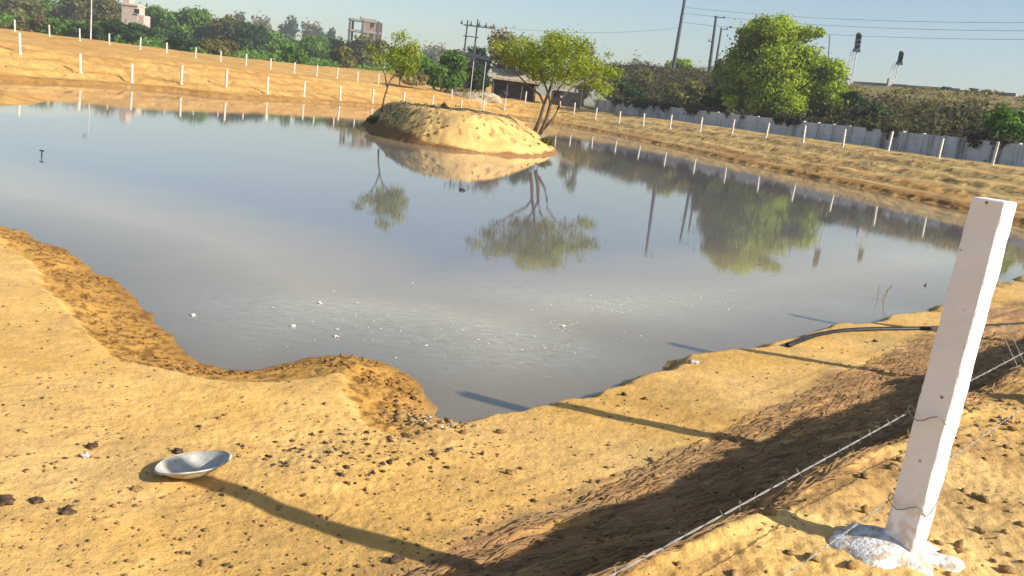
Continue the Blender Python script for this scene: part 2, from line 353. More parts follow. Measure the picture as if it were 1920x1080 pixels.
# island: reddish wet foot, widened at left as painted shade; grey weedy left flank
di = np.full(Xf.shape, -9.0); mi = (np.abs(Xf + 2.5) < 14) & (np.abs(Yf - 44) < 14); di[mi] = -sdist(Xf[mi], Yf[mi], ISL)
C = lerp(C, (di > 0) * 1.0 * 0.8, pale * .97)
C = lerp(C, (di > -.5) * smooth(0.22, 0.12, di + .12 * fbm(Xf * 1.2, Yf * 1.2, 70, 3) - .25 * smooth(-2, -6, Xf)), np.array([0.27, 0.13, 0.045]))
C = lerp(C, (di > .5) * smooth(-2.0, -6, Xf + .8 * fbm(Xf, Yf, 71)) * np.clip(.45 + 1.2 * fbm(Xf * 3, Yf * 1.5, 72, 3), 0, .75), np.array([0.34, 0.28, 0.14]))
C = lerp(C, (di > .6) * np.clip(5 * (fbm(Xf * 3.1, Yf * 1.2, 73, 3) - .22), 0, .7), np.array([0.24, 0.15, 0.06]))
C = lerp(C, (Z < -0.005) * 1.0 * .8, np.array([0.55, 0.40, 0.20]))
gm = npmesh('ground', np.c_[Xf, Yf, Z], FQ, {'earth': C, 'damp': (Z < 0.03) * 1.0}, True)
m = NT('earth'); co = m.coord(); base = m.attr('earth')
f1 = m.ramp(m.noise(7, 8, co, .65), (0.32, 0.84), (0.70, 1.10)); c = m.mix(1.0, base, f1, 'MULTIPLY')
f3 = m.ramp(m.noise(1.1, 7, co, .7), (0.34, 0.72), (0.62, 1.12)); c = m.mix(0.8, c, f3, 'MULTIPLY')
f2 = m.ramp(m.noise(46, 4, co, .6), (0.30, 0.70), (0.42, 1.0)); c = m.mix(0.7, c, f2, 'MULTIPLY')
v = m.n('ShaderNodeTexVoronoi'); v.inputs['Scale'].default_value = 24; m.l(co, v.inputs['Vector'])
sp = m.ramp(v.outputs['Distance'], (0.10, 1.0), (0.20, 0.0)); g = m.ramp(m.noise(2.6, 3, co), (0.50, 0.0), (0.62, 1.0)); sp = m.mix(1.0, sp, g, 'MULTIPLY')
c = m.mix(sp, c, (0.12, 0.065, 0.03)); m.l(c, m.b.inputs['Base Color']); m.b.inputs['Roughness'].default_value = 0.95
hsum = m.math('ADD', m.noise(16, 7, co, .7), m.math('MULTIPLY', m.noise(70, 4, co), .35)); m.bump(hsum, 0.022, 0.7)
gm.materials.append(m.m); tag(obj('ground', gm), kind='structure')

# ---------------------------------------------------------------- water
wa = np.radians(np.linspace(-52, 56, 420)); wr = np.r_[np.geomspace(4.0, 140, 420)]
A2, R2 = np.meshgrid(wa, wr); Xw, Yw = (R2 * np.sin(A2)).ravel(), (R2 * np.cos(A2)).ravel()
Zg = ground(Xw, Yw, False); dep = -Zg; sw = sdist(Xw, Yw, POND)
nr, na = A2.shape; idx = np.arange(nr * na).reshape(nr, na)
FW_ = np.stack([idx[:-1, :-1].ravel(), idx[:-1, 1:].ravel(), idx[1:, 1:].ravel(), idx[1:, :-1].ravel()], 1)
keep = (dep[FW_] > -0.12).any(1) & (sw[FW_] < 0.9).any(1); FW_ = FW_[keep]
scum = np.zeros(len(Xw))
for px, py, rx, ry, a in [(850, 625, 1.3, .9, .9), (980, 655, 1.2, .6, 1.0), (1150, 575, 1.8, .7, .8), (1330, 565, 2.2, .7, .55), (640, 600, 1.3, .9, .7), (470, 600, 1.0, .9, .55), (760, 680, .9, .45, .7), (1660, 585, 1.2, .5, .9), (1780, 495, 2.0, .8, .5), (300, 560, .8, 1.0, .4)]:
    q = gz(px, py); scum += 1.25 * a * np.exp(-((Xw - q[0]) / rx) ** 2 - ((Yw - q[1]) / ry) ** 2)
wm = npmesh('water', np.c_[Xw, Yw, np.zeros(len(Xw))], FW_, {'depth': np.clip(dep, 0, 2), 'scum': np.clip(scum, 0, 1.2)}, True)
m = NT('pond_water'); co = m.coord()
dp = m.attr('depth', 'Fac'); turb = m.n('ShaderNodeMapRange'); turb.inputs['From Min'].default_value = 0.0; turb.inputs['From Max'].default_value = 0.22; turb.inputs['To Min'].default_value = 0.4; turb.inputs['To Max'].default_value = 0.97; m.l(dp, turb.inputs[0])
murk = m.n('ShaderNodeBsdfDiffuse'); mc = m.mix(m.ramp(m.math('ADD', dp, m.math('MULTIPLY', m.noise(1.2, 5, co), .16)), (0.05, 0.0), (0.95, 1.0)), (0.47, 0.36, 0.19), (0.185, 0.168, 0.165))
mp = m.n('ShaderNodeMapping'); mp.inputs['Scale'].default_value = (1.0, 2.6, 1); m.l(co, mp.inputs[0])
sn = m.noise(5.5, 8, mp.outputs[0], .7); film = m.math('MULTIPLY', m.ramp(sn, (0.34, 0.0), (0.68, 1.0)), m.attr('scum', 'Fac'))
v = m.n('ShaderNodeTexVoronoi'); v.inputs['Scale'].default_value = 7; m.l(mp.outputs[0], v.inputs['Vector']); v.inputs['Randomness'].default_value = 1
dots = m.math('MULTIPLY', m.ramp(v.outputs['Distance'], (0.10, 1.0), (0.2, 0.0)), m.ramp(m.attr('scum', 'Fac'), (0.1, 0.0), (.5, .8)))
mc2 = m.mix(m.math('MULTIPLY', film, .6), mc, (0.64, 0.62, 0.46)); m.l(mc2, murk.inputs[0])
tr = m.n('ShaderNodeBsdfTransparent'); tr.inputs[0].default_value = (0.93, 0.88, 0.76, 1)
mx = m.n('ShaderNodeMixShader'); m.l(turb.outputs[0], mx.inputs[0]); m.l(tr.outputs[0], mx.inputs[1]); m.l(murk.outputs[0], mx.inputs[2])
gl = m.n('ShaderNodeBsdfGlossy'); gl.inputs['Roughness'].default_value = 0.006; gl.inputs[0].default_value = (0.97, 0.96, 0.95, 1)
fr = m.n('ShaderNodeFresnel'); fr.inputs['IOR'].default_value = 2.4
mp2 = m.n('ShaderNodeMapping'); mp2.inputs['Scale'].default_value = (1.0, 1.6, 1); m.l(co, mp2.inputs[0])
bu = m.n('ShaderNodeBump'); bu.inputs['Distance'].default_value = 0.0006; m.l(m.noise(3.5, 3, mp2.outputs[0]), bu.inputs['Height'])
m.l(bu.outputs[0], gl.inputs['Normal'])
mx2 = m.n('ShaderNodeMixShader'); m.l(fr.outputs[0], mx2.inputs[0]); m.l(mx.outputs[0], mx2.inputs[1]); m.l(gl.outputs[0], mx2.inputs[2])
fm = m.n('ShaderNodeBsdfDiffuse'); fm.inputs[0].default_value = (0.62, 0.62, 0.55, 1)
mx3 = m.n('ShaderNodeMixShader'); m.l(m.math('MULTIPLY', dots, .16), mx3.inputs[0]); m.l(mx2.outputs[0], mx3.inputs[1]); m.l(fm.outputs[0], mx3.inputs[2])
m.l(mx3.outputs[0], m.out.inputs[0]); wm.materials.append(m.m); tag(obj('water', wm), kind='structure')

# ---------------------------------------------------------------- foliage
FOL = dict(
    green=foliage('leaf_green', (0.06, 0.13, 0.018), (0.17, 0.32, 0.035)),
    bright=foliage('leaf_bright', (0.16, 0.24, 0.018), (0.46, 0.56, 0.035)),
    yellow=foliage('leaf_yellow_green', (0.14, 0.19, 0.02), (0.40, 0.46, 0.04)),
    dark=foliage('leaf_dark', (0.02, 0.05, 0.014), (0.06, 0.12, 0.025)),
    olive=foliage('leaf_olive', (0.09, 0.09, 0.022), (0.24, 0.22, 0.06)),
    brown=foliage('leaf_brown', (0.10, 0.075, 0.03), (0.26, 0.20, 0.09)),
    dry=foliage('dry_grass', (0.17, 0.15, 0.05), (0.38, 0.32, 0.13)),
    straw=foliage('straw_stalk', (0.26, 0.15, 0.07), (0.54, 0.36, 0.17)),
    scrub=foliage('scrub_leaf', (0.03, 0.032, 0.015), (0.17, 0.15, 0.055)),
)
def leafcloud(blobs, n, size, seed, up=0.25, shell=0.45, aspect=1.0):
    r = np.random.default_rng(seed); B = np.array(blobs, float)
    vol = (B[:, 3] * B[:, 4] * B[:, 5]) ** 0.75; k = r.choice(len(B), n, p=vol / vol.sum())
    d = r.normal(size=(n, 3)); d /= np.linalg.norm(d, axis=1)[:, None]
    rad = r.random(n) ** shell; rad *= 1 + 0.3 * r.normal(size=n) * (r.random(n) < .45)
    P = B[k, :3] + d * rad[:, None] * B[k, 3:6]
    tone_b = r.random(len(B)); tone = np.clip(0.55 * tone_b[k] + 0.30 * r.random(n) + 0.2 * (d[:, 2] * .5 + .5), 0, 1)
    nrm = d + r.normal(size=(n, 3)) * 0.8 + np.array([0, 0, up]); nrm /= np.linalg.norm(nrm, axis=1)[:, None]
    a = np.cross(nrm, r.normal(size=(n, 3))); a /= np.linalg.norm(a, axis=1)[:, None] + 1e-9; b = np.cross(nrm, a)
    s = size * (0.55 + 0.9 * r.random(n))[:, None]
    bend = nrm * s * 0.25
    V = np.stack([P - a * s, P + b * s * 0.55 * aspect + bend, P + a * s, P - b * s * 0.55 * aspect + bend], 1).reshape(-1, 3)
    return V, np.arange(4 * n).reshape(n, 4), np.repeat(tone, 4)
def crown_blobs(w, h, zc, n, seed, dw=None, flat=1.0, k=0.34):
    r = random.Random(seed); out = []; dw = dw or w
    for i in range(n):
        while True:
            x, y, z = r.uniform(-1, 1), r.uniform(-1, 1), r.uniform(-1, 1)
            if x * x + y * y + z * z < 1: break
        s = k * r.uniform(0.65, 1.25)
        out.append((x * w * .5 * (1 - s * .6), y * dw * .5 * (1 - s * .6), zc + z * h * .5 * (1 - s * .6), w * .5 * s, dw * .5 * s, h * .5 * s * 1.1 * flat))
    return out
def plant(name, label, cat, group, loc, blobs, n, size, mat, seed, trunk=None, parts=('crown', 'trunk'), up=.25):
    t = thing(name, loc, label, cat, group)
    V, Fq, tone = leafcloud(blobs, n, size, seed, up)
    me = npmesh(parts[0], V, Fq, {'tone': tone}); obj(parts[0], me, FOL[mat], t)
    mb = MB(); r = random.Random(seed + 5)
    if trunk is None:
        zt = min(b[2] for b in blobs); top = max(b[2] for b in blobs); w = max(b[3] for b in blobs); r0 = max(0.05, top * 0.03)
        mb.tube([(0, 0, -0.3), (r.uniform(-.1, .1), 0, top * .35), (r.uniform(-.2, .2) * w, 0, top * .8)], [r0, r0 * .75, r0 * .3])
        for b in r.sample(list(blobs), min(7, len(blobs))):
            mb.tube([(0, 0, top * r.uniform(.12, .4)), (b[0] * .45, b[1] * .45, b[2] * .62), (b[0], b[1], b[2])], [r0 * .5, r0 * .35, r0 * .12], 5)
    else:
        for pts, rads in trunk: mb.tube(pts, rads, 7)
    mb.build(parts[1], MAT['bark'], t, True); return t
def tree_px(name, label, cat, px, ytop, wpx, D, mat, seed, n=2600, size=0.28, nb=16, low=0.12, group='trees beyond the far bank', ybase=None, dw=None, k=0.36):
    top = gd(px, ytop, D); x, y = top[0], D
    g = gh(x, y) if ybase is None else gd(px, ybase, D)[2]
    h = top[2] - g; wd = wpx / F * D * 1.0
    x = gd(px, ytop + (h / D * F) * .5, D)[0]
    return plant(name, label, cat, group, (x, y, g), crown_blobs(wd, h * (1 - low), h * (1 + low) / 2, nb, seed, dw or wd, 1.0, k), n, size, mat, seed, parts=('crown', 'trunk') if name.endswith('tree') else ('foliage', 'stem'))

# far left tree belt
T = 'trees beyond the far bank'
tree_px('leafy_tree', 'tall olive brown tree filling the top left corner of the photo', 'tree', 15, -20, 120, 243, 'olive', 101, 6300, .50)
tree_px('leafy_tree', 'dark green tree second from the left edge, crown cut by the frame', 'tree', 75, -24, 100, 256, 'green', 102, 5700, .50)
tree_px('leafy_tree', 'grey brown dusty tree just left of the tall lamp pole', 'tree', 128, -14, 95, 252, 'brown', 103, 5700, .50)
tree_px('leafy_tree', 'wide brownish olive tree between the lamp pole and the pink house', 'tree', 190, -13, 110, 247, 'olive', 104, 7800, .50)
tree_px('leafy_tree', 'dark tree tucked behind the wide brownish olive tree', 'tree', 150, -8, 120, 279, 'dark', 105, 5400, .50)
for i, (px, yt, wp, mt, lab) in enumerate([
    (28, 30, 70, 'olive', 'low olive bush at the extreme left behind the fence'), (66, 26, 60, 'brown', 'low dusty bush right of the leftmost white post'),
    (106, 38, 62, 'green', 'low bright green bush under the dark corner trees'), (150, 44, 50, 'dark', 'low dark bush left of the lamp pole foot'),
    (200, 30, 66, 'dark', 'low dark bush right of the lamp pole foot'), (250, 44, 84, 'dark', 'low dark bush below the pink house'),
    (335, 62, 80, 'dark', 'low dark bush under the twin bright green trees'), (412, 66, 70, 'olive', 'low olive bush left of the round dark tree'),
    (548, 84, 60, 'green', 'low green bush right of the round dark tree'), (648, 84, 60, 'olive', 'low olive bush left of the unfinished building foot')]):
    tree_px('bush', lab, 'bush', px, yt, wp, 165, mt, 120 + i, 2200, 0.33, 9, 0.0, 'bushes behind the far bank')
tree_px('leafy_tree', 'bright green tree right beside the pink house', 'tree', 300, 14, 105, 252, 'green', 131, 6300, .50)
tree_px('leafy_tree', 'bright green tree with a bumpy top, right twin of the pair', 'tree', 366, 18, 105, 252, 'green', 132, 6300, .50)
tree_px('leafy_tree', 'green tree with brownish top left of the distant blue trees', 'tree', 425, 30, 85, 247, 'olive', 133, 5100, .50)
tree_px('leafy_tree', 'round dark green tree in the middle of the left belt', 'tree', 468, 47, 90, 238, 'dark', 134, 5400, .50)
tree_px('leafy_tree', 'light green spreading tree right of the round dark tree', 'tree', 520, 58, 95, 247, 'green', 135, 5400, .50)
tree_px('leafy_tree', 'broad green tree below the hazy blue trees', 'tree', 590, 66, 105, 252, 'green', 136, 5700, .50)
tree_px('leafy_tree', 'dark green tree left of the unfinished building', 'tree', 640, 72, 70, 256, 'dark', 137, 4200, .50)
tree_px('leafy_tree', 'brownish tree in front of the unfinished building', 'tree', 690, 66, 85, 234, 'olive', 138, 5100, .50)
tree_px('leafy_tree', 'green tree right behind the thin island tree', 'tree', 765, 84, 80, 247, 'green', 139, 3900, .50)
tree_px('bush', 'bright green bush between the thin island tree and the dark shed', 'bush', 830, 92, 100, 108, 'green', 140, 3400, .24, 12, 0.0)
tree_px('bush', 'dry grassy bush at the foot of the green belt behind the posts', 'bush', 775, 122, 90, 103, 'dry', 141, 1500, .22, 9, 0.0)
tree_px('leafy_tree', 'sparse dusty tree behind the straw hut, left of the umbrella tree', 'tree', 950, 52, 95, 124, 'brown', 142, 1700, .24, 12)
tree_px('leafy_tree', 'dark tree rising behind the straw hut', 'tree', 985, 84, 90, 120, 'dark', 143, 2400, .26, 12)
tree_px('bush', 'dark green bush in front of the tarpaulin shelter', 'bush', 893, 112, 50, 113, 'dark', 145, 1800, .22, 9, 0.0)
tree_px('leafy_tree', 'dark green tree standing behind the double pole feet', 'tree', 905, 88, 70, 150, 'dark', 146, 2600, .34, 12)
tree_px('leafy_tree', 'dusty green tree behind the boundary wall beside the umbrella tree', 'tree', 1100, 84, 60, 150, 'olive', 144, 1600)
for i, (px, yt, wp) in enumerate([(445, 26, 60), (492, 30, 55), (540, 30, 50), (578, 34, 46), (612, 50, 40), (810, 66, 60), (850, 74, 50), (1175, 92, 60), (1225, 104, 50)]):
    tree_px('leafy_tree', ['pale hazy far tree, first of the row above the green belt', 'pale hazy far tree, second of the row above the green belt', 'pale hazy far tree, third of the row above the green belt', 'pale hazy far tree, fourth of the row above the green belt', 'small pale hazy far tree ending the row above the green belt', 'pale hazy far tree right of the thin island tree', 'pale hazy far tree above the dark shed', 'pale hazy far tree left above the concrete slab', 'pale hazy far tree right above the concrete slab'][i],
            'tree', px, yt, wp, 640, 'olive' if i % 2 else 'dark', 160 + i, 1100, 1.4, 10, 0.05, 'hazy trees in the distance')

bl = []; r = random.Random(21)
for i in range(420):
    px = -160 + 1090 * r.random(); D = r.uniform(170, 240); p = gd(px, 100, D); k = r.uniform(1.0, 2.4) * (1.0 if px > 230 else 1.35)
    bl.append((p[0], D, 2.2 + k * .5, k * 2.0, k * 1.5, k * 1.0))
V, Fq, tone = leafcloud(bl, 42000, 0.42, 22)
tag(obj('undergrowth', npmesh('undergrowth', V, Fq, {'tone': tone}), FOL['green']), 'dense green undergrowth between the trees behind the left bank', 'undergrowth', kind='stuff')

# ---------------------------------------------------------------- embankment, wall
wallp = [np.array(p) for p in ((45.0, 18.0), (33.5, 57.0), (25.0, 86.0), (16.0, 108.0), (8.0, 124.0))]
topl = [gd(2150, 205, 92), gd(1920, 182, 112), (gd(1760, 168, 121)), gd(1610, 156, 132), gd(1470, 148, 150), gd(1340, 139, 172), gd(1250, 131, 190), gd(1160, 124, 215), gd(1060, 130, 245)]
botl = [(42, 40), (37.5, 56), (34, 70), (30.5, 82), (27.5, 92), (24, 102), (21, 110), (17, 118), (12, 127)]
def samp(L, s):
    L = [np.array(p, float) for p in L]; f = s * (len(L) - 1); i = min(int(f), len(L) - 2); return L[i] * (1 - (f - i)) + L[i + 1] * (f - i)
NU, NV = 130, 46; VV = []; CC = []
for i in range(NU):
    s = i / (NU - 1); a = samp(botl, s); b = samp(topl, s)
    for j in range(NV):
        u = j / (NV - 1)
        if u < 0.8:
            q = u / 0.8; z = 1.2 + (b[2] - 1.2) * (q ** 0.75 if q < .96 else q ** .75); xy = a * (1 - q) + b[:2] * q
            z += 0.9 * math.sin(q * math.pi) * float(fbm(np.array(xy[0] * .12), np.array(xy[1] * .12), 5))
        else:
            q = (u - 0.8) / 0.2; out = (b[:2] - a); out = out / np.linalg.norm(out); xy = b[:2] + out * q * 25; z = b[2] - 4 * max(0, q - .5)
        VV.append((xy[0], xy[1], z)); CC.append((u, s))
VV = np.array(VV); CC = np.array(CC); idx = np.arange(NU * NV).reshape(NU, NV)
EF = np.stack([idx[:-1, :-1].ravel(), idx[1:, :-1].ravel(), idx[1:, 1:].ravel(), idx[:-1, 1:].ravel()], 1)
ec = np.tile(np.array([0.25, 0.205, 0.08]), (len(VV), 1)); nz = fbm(VV[:, 0] * .25, VV[:, 2] * .6 + VV[:, 1] * .1, 81, 4)
ec = lerp(ec, np.clip(.5 + 1.5 * nz, 0, 1), np.array([0.28, 0.20, 0.10])); ec = lerp(ec, smooth(.62, .4, CC[:, 0] + .25 * nz) * .8, np.array([0.07, 0.055, 0.03]))
em = npmesh('embankment', VV, EF, {'earth': ec}, True)
m = NT('bank_grass'); c = m.mix(1.0, m.attr('earth'), m.ramp(m.noise(1.3, 7), (0.35, 0.55), (.65, 1.25)), 'MULTIPLY'); m.l(c, m.b.inputs['Base Color']); m.b.inputs['Roughness'].default_value = 0.95; m.bump(m.noise(2.5, 6), .3)
em.materials.append(m.m); tag(obj('embankment', em), kind='structure')
def emb_point(s, q):
    a = samp(botl, s); b = samp(topl, s); xy = a * (1 - q) + b[:2] * q; return np.array([xy[0], xy[1], 1.2 + (b[2] - 1.2) * q ** .75])
# scrub mass
r = random.Random(3); bl = []
for i in range(430):
    s = r.random() ** 0.9 * .97 + .02; q = r.uniform(0.02, .47) if s < .42 else r.uniform(0.02, .9); p = emb_point(s, q); k = r.uniform(.7, 1.7) * (1.25 if s > .4 else 1)
    bl.append((p[0], p[1], p[2] + k * .3, k * 1.4, k * 1.2, k * .8))
V, Fq, tone = leafcloud(bl, 60000, 0.19, 9)
tag(obj('scrub', npmesh('scrub', V, Fq, {'tone': tone}), FOL['scrub']), 'tangled dark brown scrub covering the foot of the railway bank behind the wall', 'undergrowth', kind='stuff')
bl = []
for i in range(260):
    s = r.random() * .97 + .02; q = r.uniform(0.45, 1.0) if s < .42 else r.uniform(.5, 1.0); p = emb_point(s, q); k = r.uniform(.5, 1.1)
    bl.append((p[0], p[1], p[2] + k * .1, k * 1.6, k * 1.2, k * .4))
V, Fq, tone = leafcloud(bl, 12000, 0.22, 10)
tag(obj('dry_grass', npmesh('dry_grass', V, Fq, {'tone': tone}), FOL['dry']), 'dry straw coloured grass along the top of the railway bank', 'grass', kind='stuff')
for i, (px, py, wp, D, mt, lab) in enumerate([
    (1275, 106, 60, 176, 'bright', 'small bright green bush on the bank crest between the tall poles'),
    (1215, 132, 80, 150, 'olive', 'pale olive bush on the bank left of the leaning pole'), (1290, 150, 90, 120, 'olive', 'pale leafy bush on the bank beneath the twin poles'),
    (1180, 150, 70, 132, 'dark', 'dark bush at the left end of the bank behind the wall'), (1345, 165, 80, 105, 'dark', 'dark bush on the bank touching the big tree on its left'),
    (1640, 196, 80, 92, 'dark', 'dark green bush on the bank right below the first signal'), (1700, 185, 80, 100, 'brown', 'brownish bush on the bank below the second signal'),
    (1770, 190, 90, 92, 'brown', 'wide reddish brown bush on the bank below the relay boxes'), (1600, 172, 70, 100, 'dark', 'dark bush on the bank touching the big tree on its right'),
    (1830, 205, 70, 84, 'dark', 'dark bush on the bank just left of the green tree at the right edge')]):
    q = gd(px, py, D); g0 = q[2] - wp / F * D * .55
    plant('bush', lab, 'bush', 'bushes on the railway bank', (q[0], D, g0), crown_blobs(wp / F * D, q[2] - g0, (q[2] - g0) * .5, 10, 300 + i), 1800, .24, mt, 300 + i, parts=('foliage', 'stem'))
# big tree behind the wall
q = gd(1455, 40, 104); bx = gd(1440, 200, 104)[0]; g = 1.6; hh = q[2] - g
bl = []
for (px, py, rp) in [(1415, 75, 42), (1470, 72, 40), (1440, 60, 30), (1400, 110, 48), (1455, 115, 60), (1510, 105, 42), (1540, 135, 36), (1385, 145, 44), (1430, 160, 58), (1490, 155, 60), (1548, 175, 34), (1370, 170, 30), (1410, 195, 36), (1465, 205, 42), (1525, 200, 36), (1360, 140, 24), (1505, 70, 22), (1425, 45, 16), (1460, 46, 14), (1565, 160, 18), (1345, 180, 20), (1500, 218, 20)]:
    for k in range(3):
        p = gd(px + r.uniform(-14, 14), py + r.uniform(-10, 10), 104); s = rp / F * 104 * r.uniform(.5, .85)
        bl.append((p[0] - bx, r.uniform(-4.5, 4.5), p[2] - g, s, s * 1.1, s * .85))
plant('leafy_tree', 'big round bright green tree overhanging the boundary wall', 'tree', None, (bx, 104, g), bl, 46000, 0.20, 'bright', 500)
tree_px('leafy_tree', 'dull green tree peeping out left behind the big round tree', 'tree', 1352, 98, 50, 135, 'olive', 501, 1500, .3, 9, ybase=190)
q = gd(1905, 176, 66); g = 1.5
plant('leafy_tree', 'green tree cut off by the right edge of the photo', 'tree', None, (q[0] + .6, 66, g), crown_blobs(5.0, q[2] - g - .5, (q[2] - g) * .5 + .4, 14, 502), 4500, .17, 'green', 502)

# wall of precast panels
def seglen(L): return [np.linalg.norm(L[i + 1] - L[i]) for i in range(len(L) - 1)]
mbp = MB(); mbq = MB(); wz = 1.35; wh = 2.05
wt = thing('boundary_wall', (33.5, 57, wz), 'long pale grey boundary wall with dark runs below the scrub', 'wall'); wt.location = (0, 0, 0)
for i in range(len(wallp) - 1):
    a, b = wallp[i], wallp[i + 1]; L = np.linalg.norm(b - a); nseg = max(1, round(L / 2.4)); rz = math.atan2(b[1] - a[1], b[0] - a[0])
    for k in range(nseg):
        c0 = a + (b - a) * (k + .5) / nseg; mbp.box((c0[0], c0[1], wz + wh / 2 - .4 + .012 * math.sin(k * 5.1)), (L / nseg - .06, .10, wh + .6), rz)
        e = a + (b - a) * k / nseg; mbq.box((e[0], e[1], wz + wh / 2 - .35), (.2, .22, wh + .62), rz)
mbp.build('panel', MAT['wall'], wt); mbq.build('pier', MAT['wall'], wt)
# brush growing along wall foot
bl = []
for i in range(90):
    f = r.random() * 2.99; k = int(f); p = wallp[k] + (wallp[k + 1] - wallp[k]) * (f - k) - np.array([1.2, .3]) * r.uniform(.4, 1.8); bl.append((p[0], p[1], wz + .15, .7, .6, .3))
V, Fq, tone = leafcloud(bl, 5000, .13, 14)
tag(obj('weeds', npmesh('weeds', V, Fq, {'tone': tone}), FOL['olive']), 'low weeds along the foot of the boundary wall', 'weeds', kind='stuff')
# creepers over the wall top
bl = []
for i in range(38):
    f = r.random() * 3.4 + .3; k = min(int(f), 3); p = wallp[k] + (wallp[k + 1] - wallp[k]) * (f - k); s = r.uniform(.35, .8); bl.append((p[0] + .2, p[1], wz + wh - .1 * s, s * 1.3, s * 1.0, s * .9))
V, Fq, tone = leafcloud(bl, 8000, .17, 15)
tag(obj('creeper', npmesh('creeper', V, Fq, {'tone': tone}), FOL['scrub']), 'dark creeper spilling over the top of the boundary wall', 'creeper', kind='stuff')

# parapet along the top of the bank
mb = MB(); L = [gd(1598, 155, 132), gd(1700, 161, 125), gd(1800, 170, 119), gd(1905, 179, 112.5)]
for a, b in zip(L[:-1], L[1:]):
    c0 = (a + b) / 2; mb.box((c0[0], c0[1], (a[2] + b[2]) / 2 - .2), (np.linalg.norm((b - a)[:2]) + .1, .3, .75), math.atan2(b[1] - a[1], b[0] - a[0]))
tag(mb.build('parapet', MAT['concrete']), 'low grey concrete parapet running along the crest of the railway bank', 'parapet')
# slab of the old bridge end
mb = MB(); a, b = gd(1160, 124, 200), gd(1236, 131, 186); c0 = (a + b) / 2; rz = math.atan2(b[1] - a[1], b[0] - a[0])
t = thing('bridge_deck', c0, 'dark concrete bridge end on the bank left of the leaning pole', 'bridge')
mb.box((0, 0, 0), (16.5, 3, .7), rz); mb.build('deck', MAT['dark_concrete'], t)
mb = MB(); mb.box((1.5, 0, -1.25), (1.2, 2.4, 1.8), rz); mb.box((5, 1, -1.25), (1.2, 2.4, 1.8), rz); mb.build('abutment', MAT['dark_concrete'], t)

# ---------------------------------------------------------------- posts of the far fences
ORD = ['first', 'second', 'third', 'fourth', 'fifth', 'sixth', 'seventh', 'eighth', 'ninth', 'tenth', 'eleventh', 'twelfth', 'thirteenth', 'fourteenth', 'fifteenth', 'sixteenth', 'seventeenth', 'eighteenth', 'nineteenth', 'twentieth', 'twenty first', 'twenty second']
def post_mesh(wd, h, name='fence_post'):
    bm = bmesh.new(); bmesh.ops.create_cube(bm, size=1)
    for v in bm.verts: v.co = Vector((v.co.x * wd, v.co.y * wd, (v.co.z + .5) * (h + .4) - .4))
    bmesh.ops.bevel(bm, geom=[e for e in bm.edges], offset=wd * .07, segments=1, affect='EDGES')
    me = bpy.data.meshes.new(name); bm.to_mesh(me); bm.free(); me.materials.append(MAT['farpost']); return me
PM = post_mesh(.13, 1.28); PM2 = post_mesh(.12, 1.1)
def col_mesh():
    mb = MB(); mb.lump((0, 0, 0), (.16, .16, .05), 3, 2); me = bpy.data.meshes.new('footing'); me.from_pydata(mb.v, [], mb.f); me.materials.append(MAT['farlime']); return me
CM = col_mesh()
def farpost(px, py, D, mesh, label, group, h=None):
    p = gd(px, py, D); g = gh(p[0], D)
    t = thing('fence_post', (p[0], D, g), label, 'fence post', group, rz=math.radians(random.uniform(20, 50)))
    t.rotation_euler.x = math.radians(random.uniform(-2.5, 2.5)); t.rotation_euler.y = math.radians(random.uniform(-2.5, 2.5)); t.scale.z = random.uniform(.93, 1.05)
    s = obj('shaft', mesh, None, t); f = obj('footing', CM, None, t); return t
G1 = 'white posts of the far fence left of the corner'
LP = [(-78, 79, 54), (38, 91, 57), (152, 103, 57.5), (249, 113, 59.5), (341, 127, 63), (425, 137, 66), (504, 141, 70), (572, 150, 74.5), (640, 157, 79), (701, 163, 83.5), (759, 169, 88), (813, 175, 92), (866, 183, 96), (908, 190, 100), (948, 184, 106), (985, 188, 112)]
PTS1 = []
for i, (x, y, D) in enumerate(LP):
    o_ = farpost(x, y, D, PM, ('white post of the near row on the left bank, ' + ORD[i - 1] + ' from the left edge') if i else 'white post of the left bank row hidden beyond the left edge', G1); PTS1.append(o_.location.copy())
G2 = 'white posts of the far fence along the right bank'
RP = [(1050, 194, 112), (1078, 198, 107), (1118, 206, 102), (1163, 215, 97), (1208, 223, 92), (1258, 230, 88), (1314, 238, 84), (1373, 245, 79), (1437, 252, 74), (1506, 265, 69.5), (1580, 275, 65), (1664, 288, 60.5), (1759, 299, 55.5), (1860, 310, 51.5), (1985, 328, 47)]
PTS2 = []
for i, (x, y, D) in enumerate(RP):
    o_ = farpost(x, y, D, PM, 'white post on the right bank, ' + ORD[i] + ' counting from the umbrella tree to the right', G2); PTS2.append(o_.location.copy())
G3 = 'pale posts of the outer fence behind the left bank'
for i, (x, y, D) in enumerate([(28, 62, 84), (93, 68, 86), (150, 74, 88), (205, 80, 90), (263, 85, 91), (313, 92, 92), (367, 98, 93), (414, 107, 94), (462, 109, 95), (508, 112, 96), (553, 118, 97), (595, 125, 98), (633, 127, 99), (672, 132, 100), (711, 140, 101), (750, 144, 102), (850, 150, 104)]):
    farpost(x, y, D, PM2, 'thin pale post of the outer row against the trees, ' + ORD[i] + ' from the left edge', G3)
def strand(PTS, label, sag=.05):
    mb = MB()
    for hh in (.35, .75, 1.12):
        pts = []
        for a, b in zip(PTS[:-1], PTS[1:]):
            for k in range(4): u = k / 4; q = a.lerp(b, u); pts.append((q.x, q.y, q.z + hh - sag * 4 * u * (1 - u)))
        pts.append((PTS[-1].x, PTS[-1].y, PTS[-1].z + hh)); mb.tube(pts, .004, 4)
    tag(mb.build('fence_wire', MAT['wire']), label, 'wire')
strand(PTS1, 'thin wire strands linking the white posts on the left bank'); strand(PTS2, 'thin wire strands linking the white posts on the right bank')
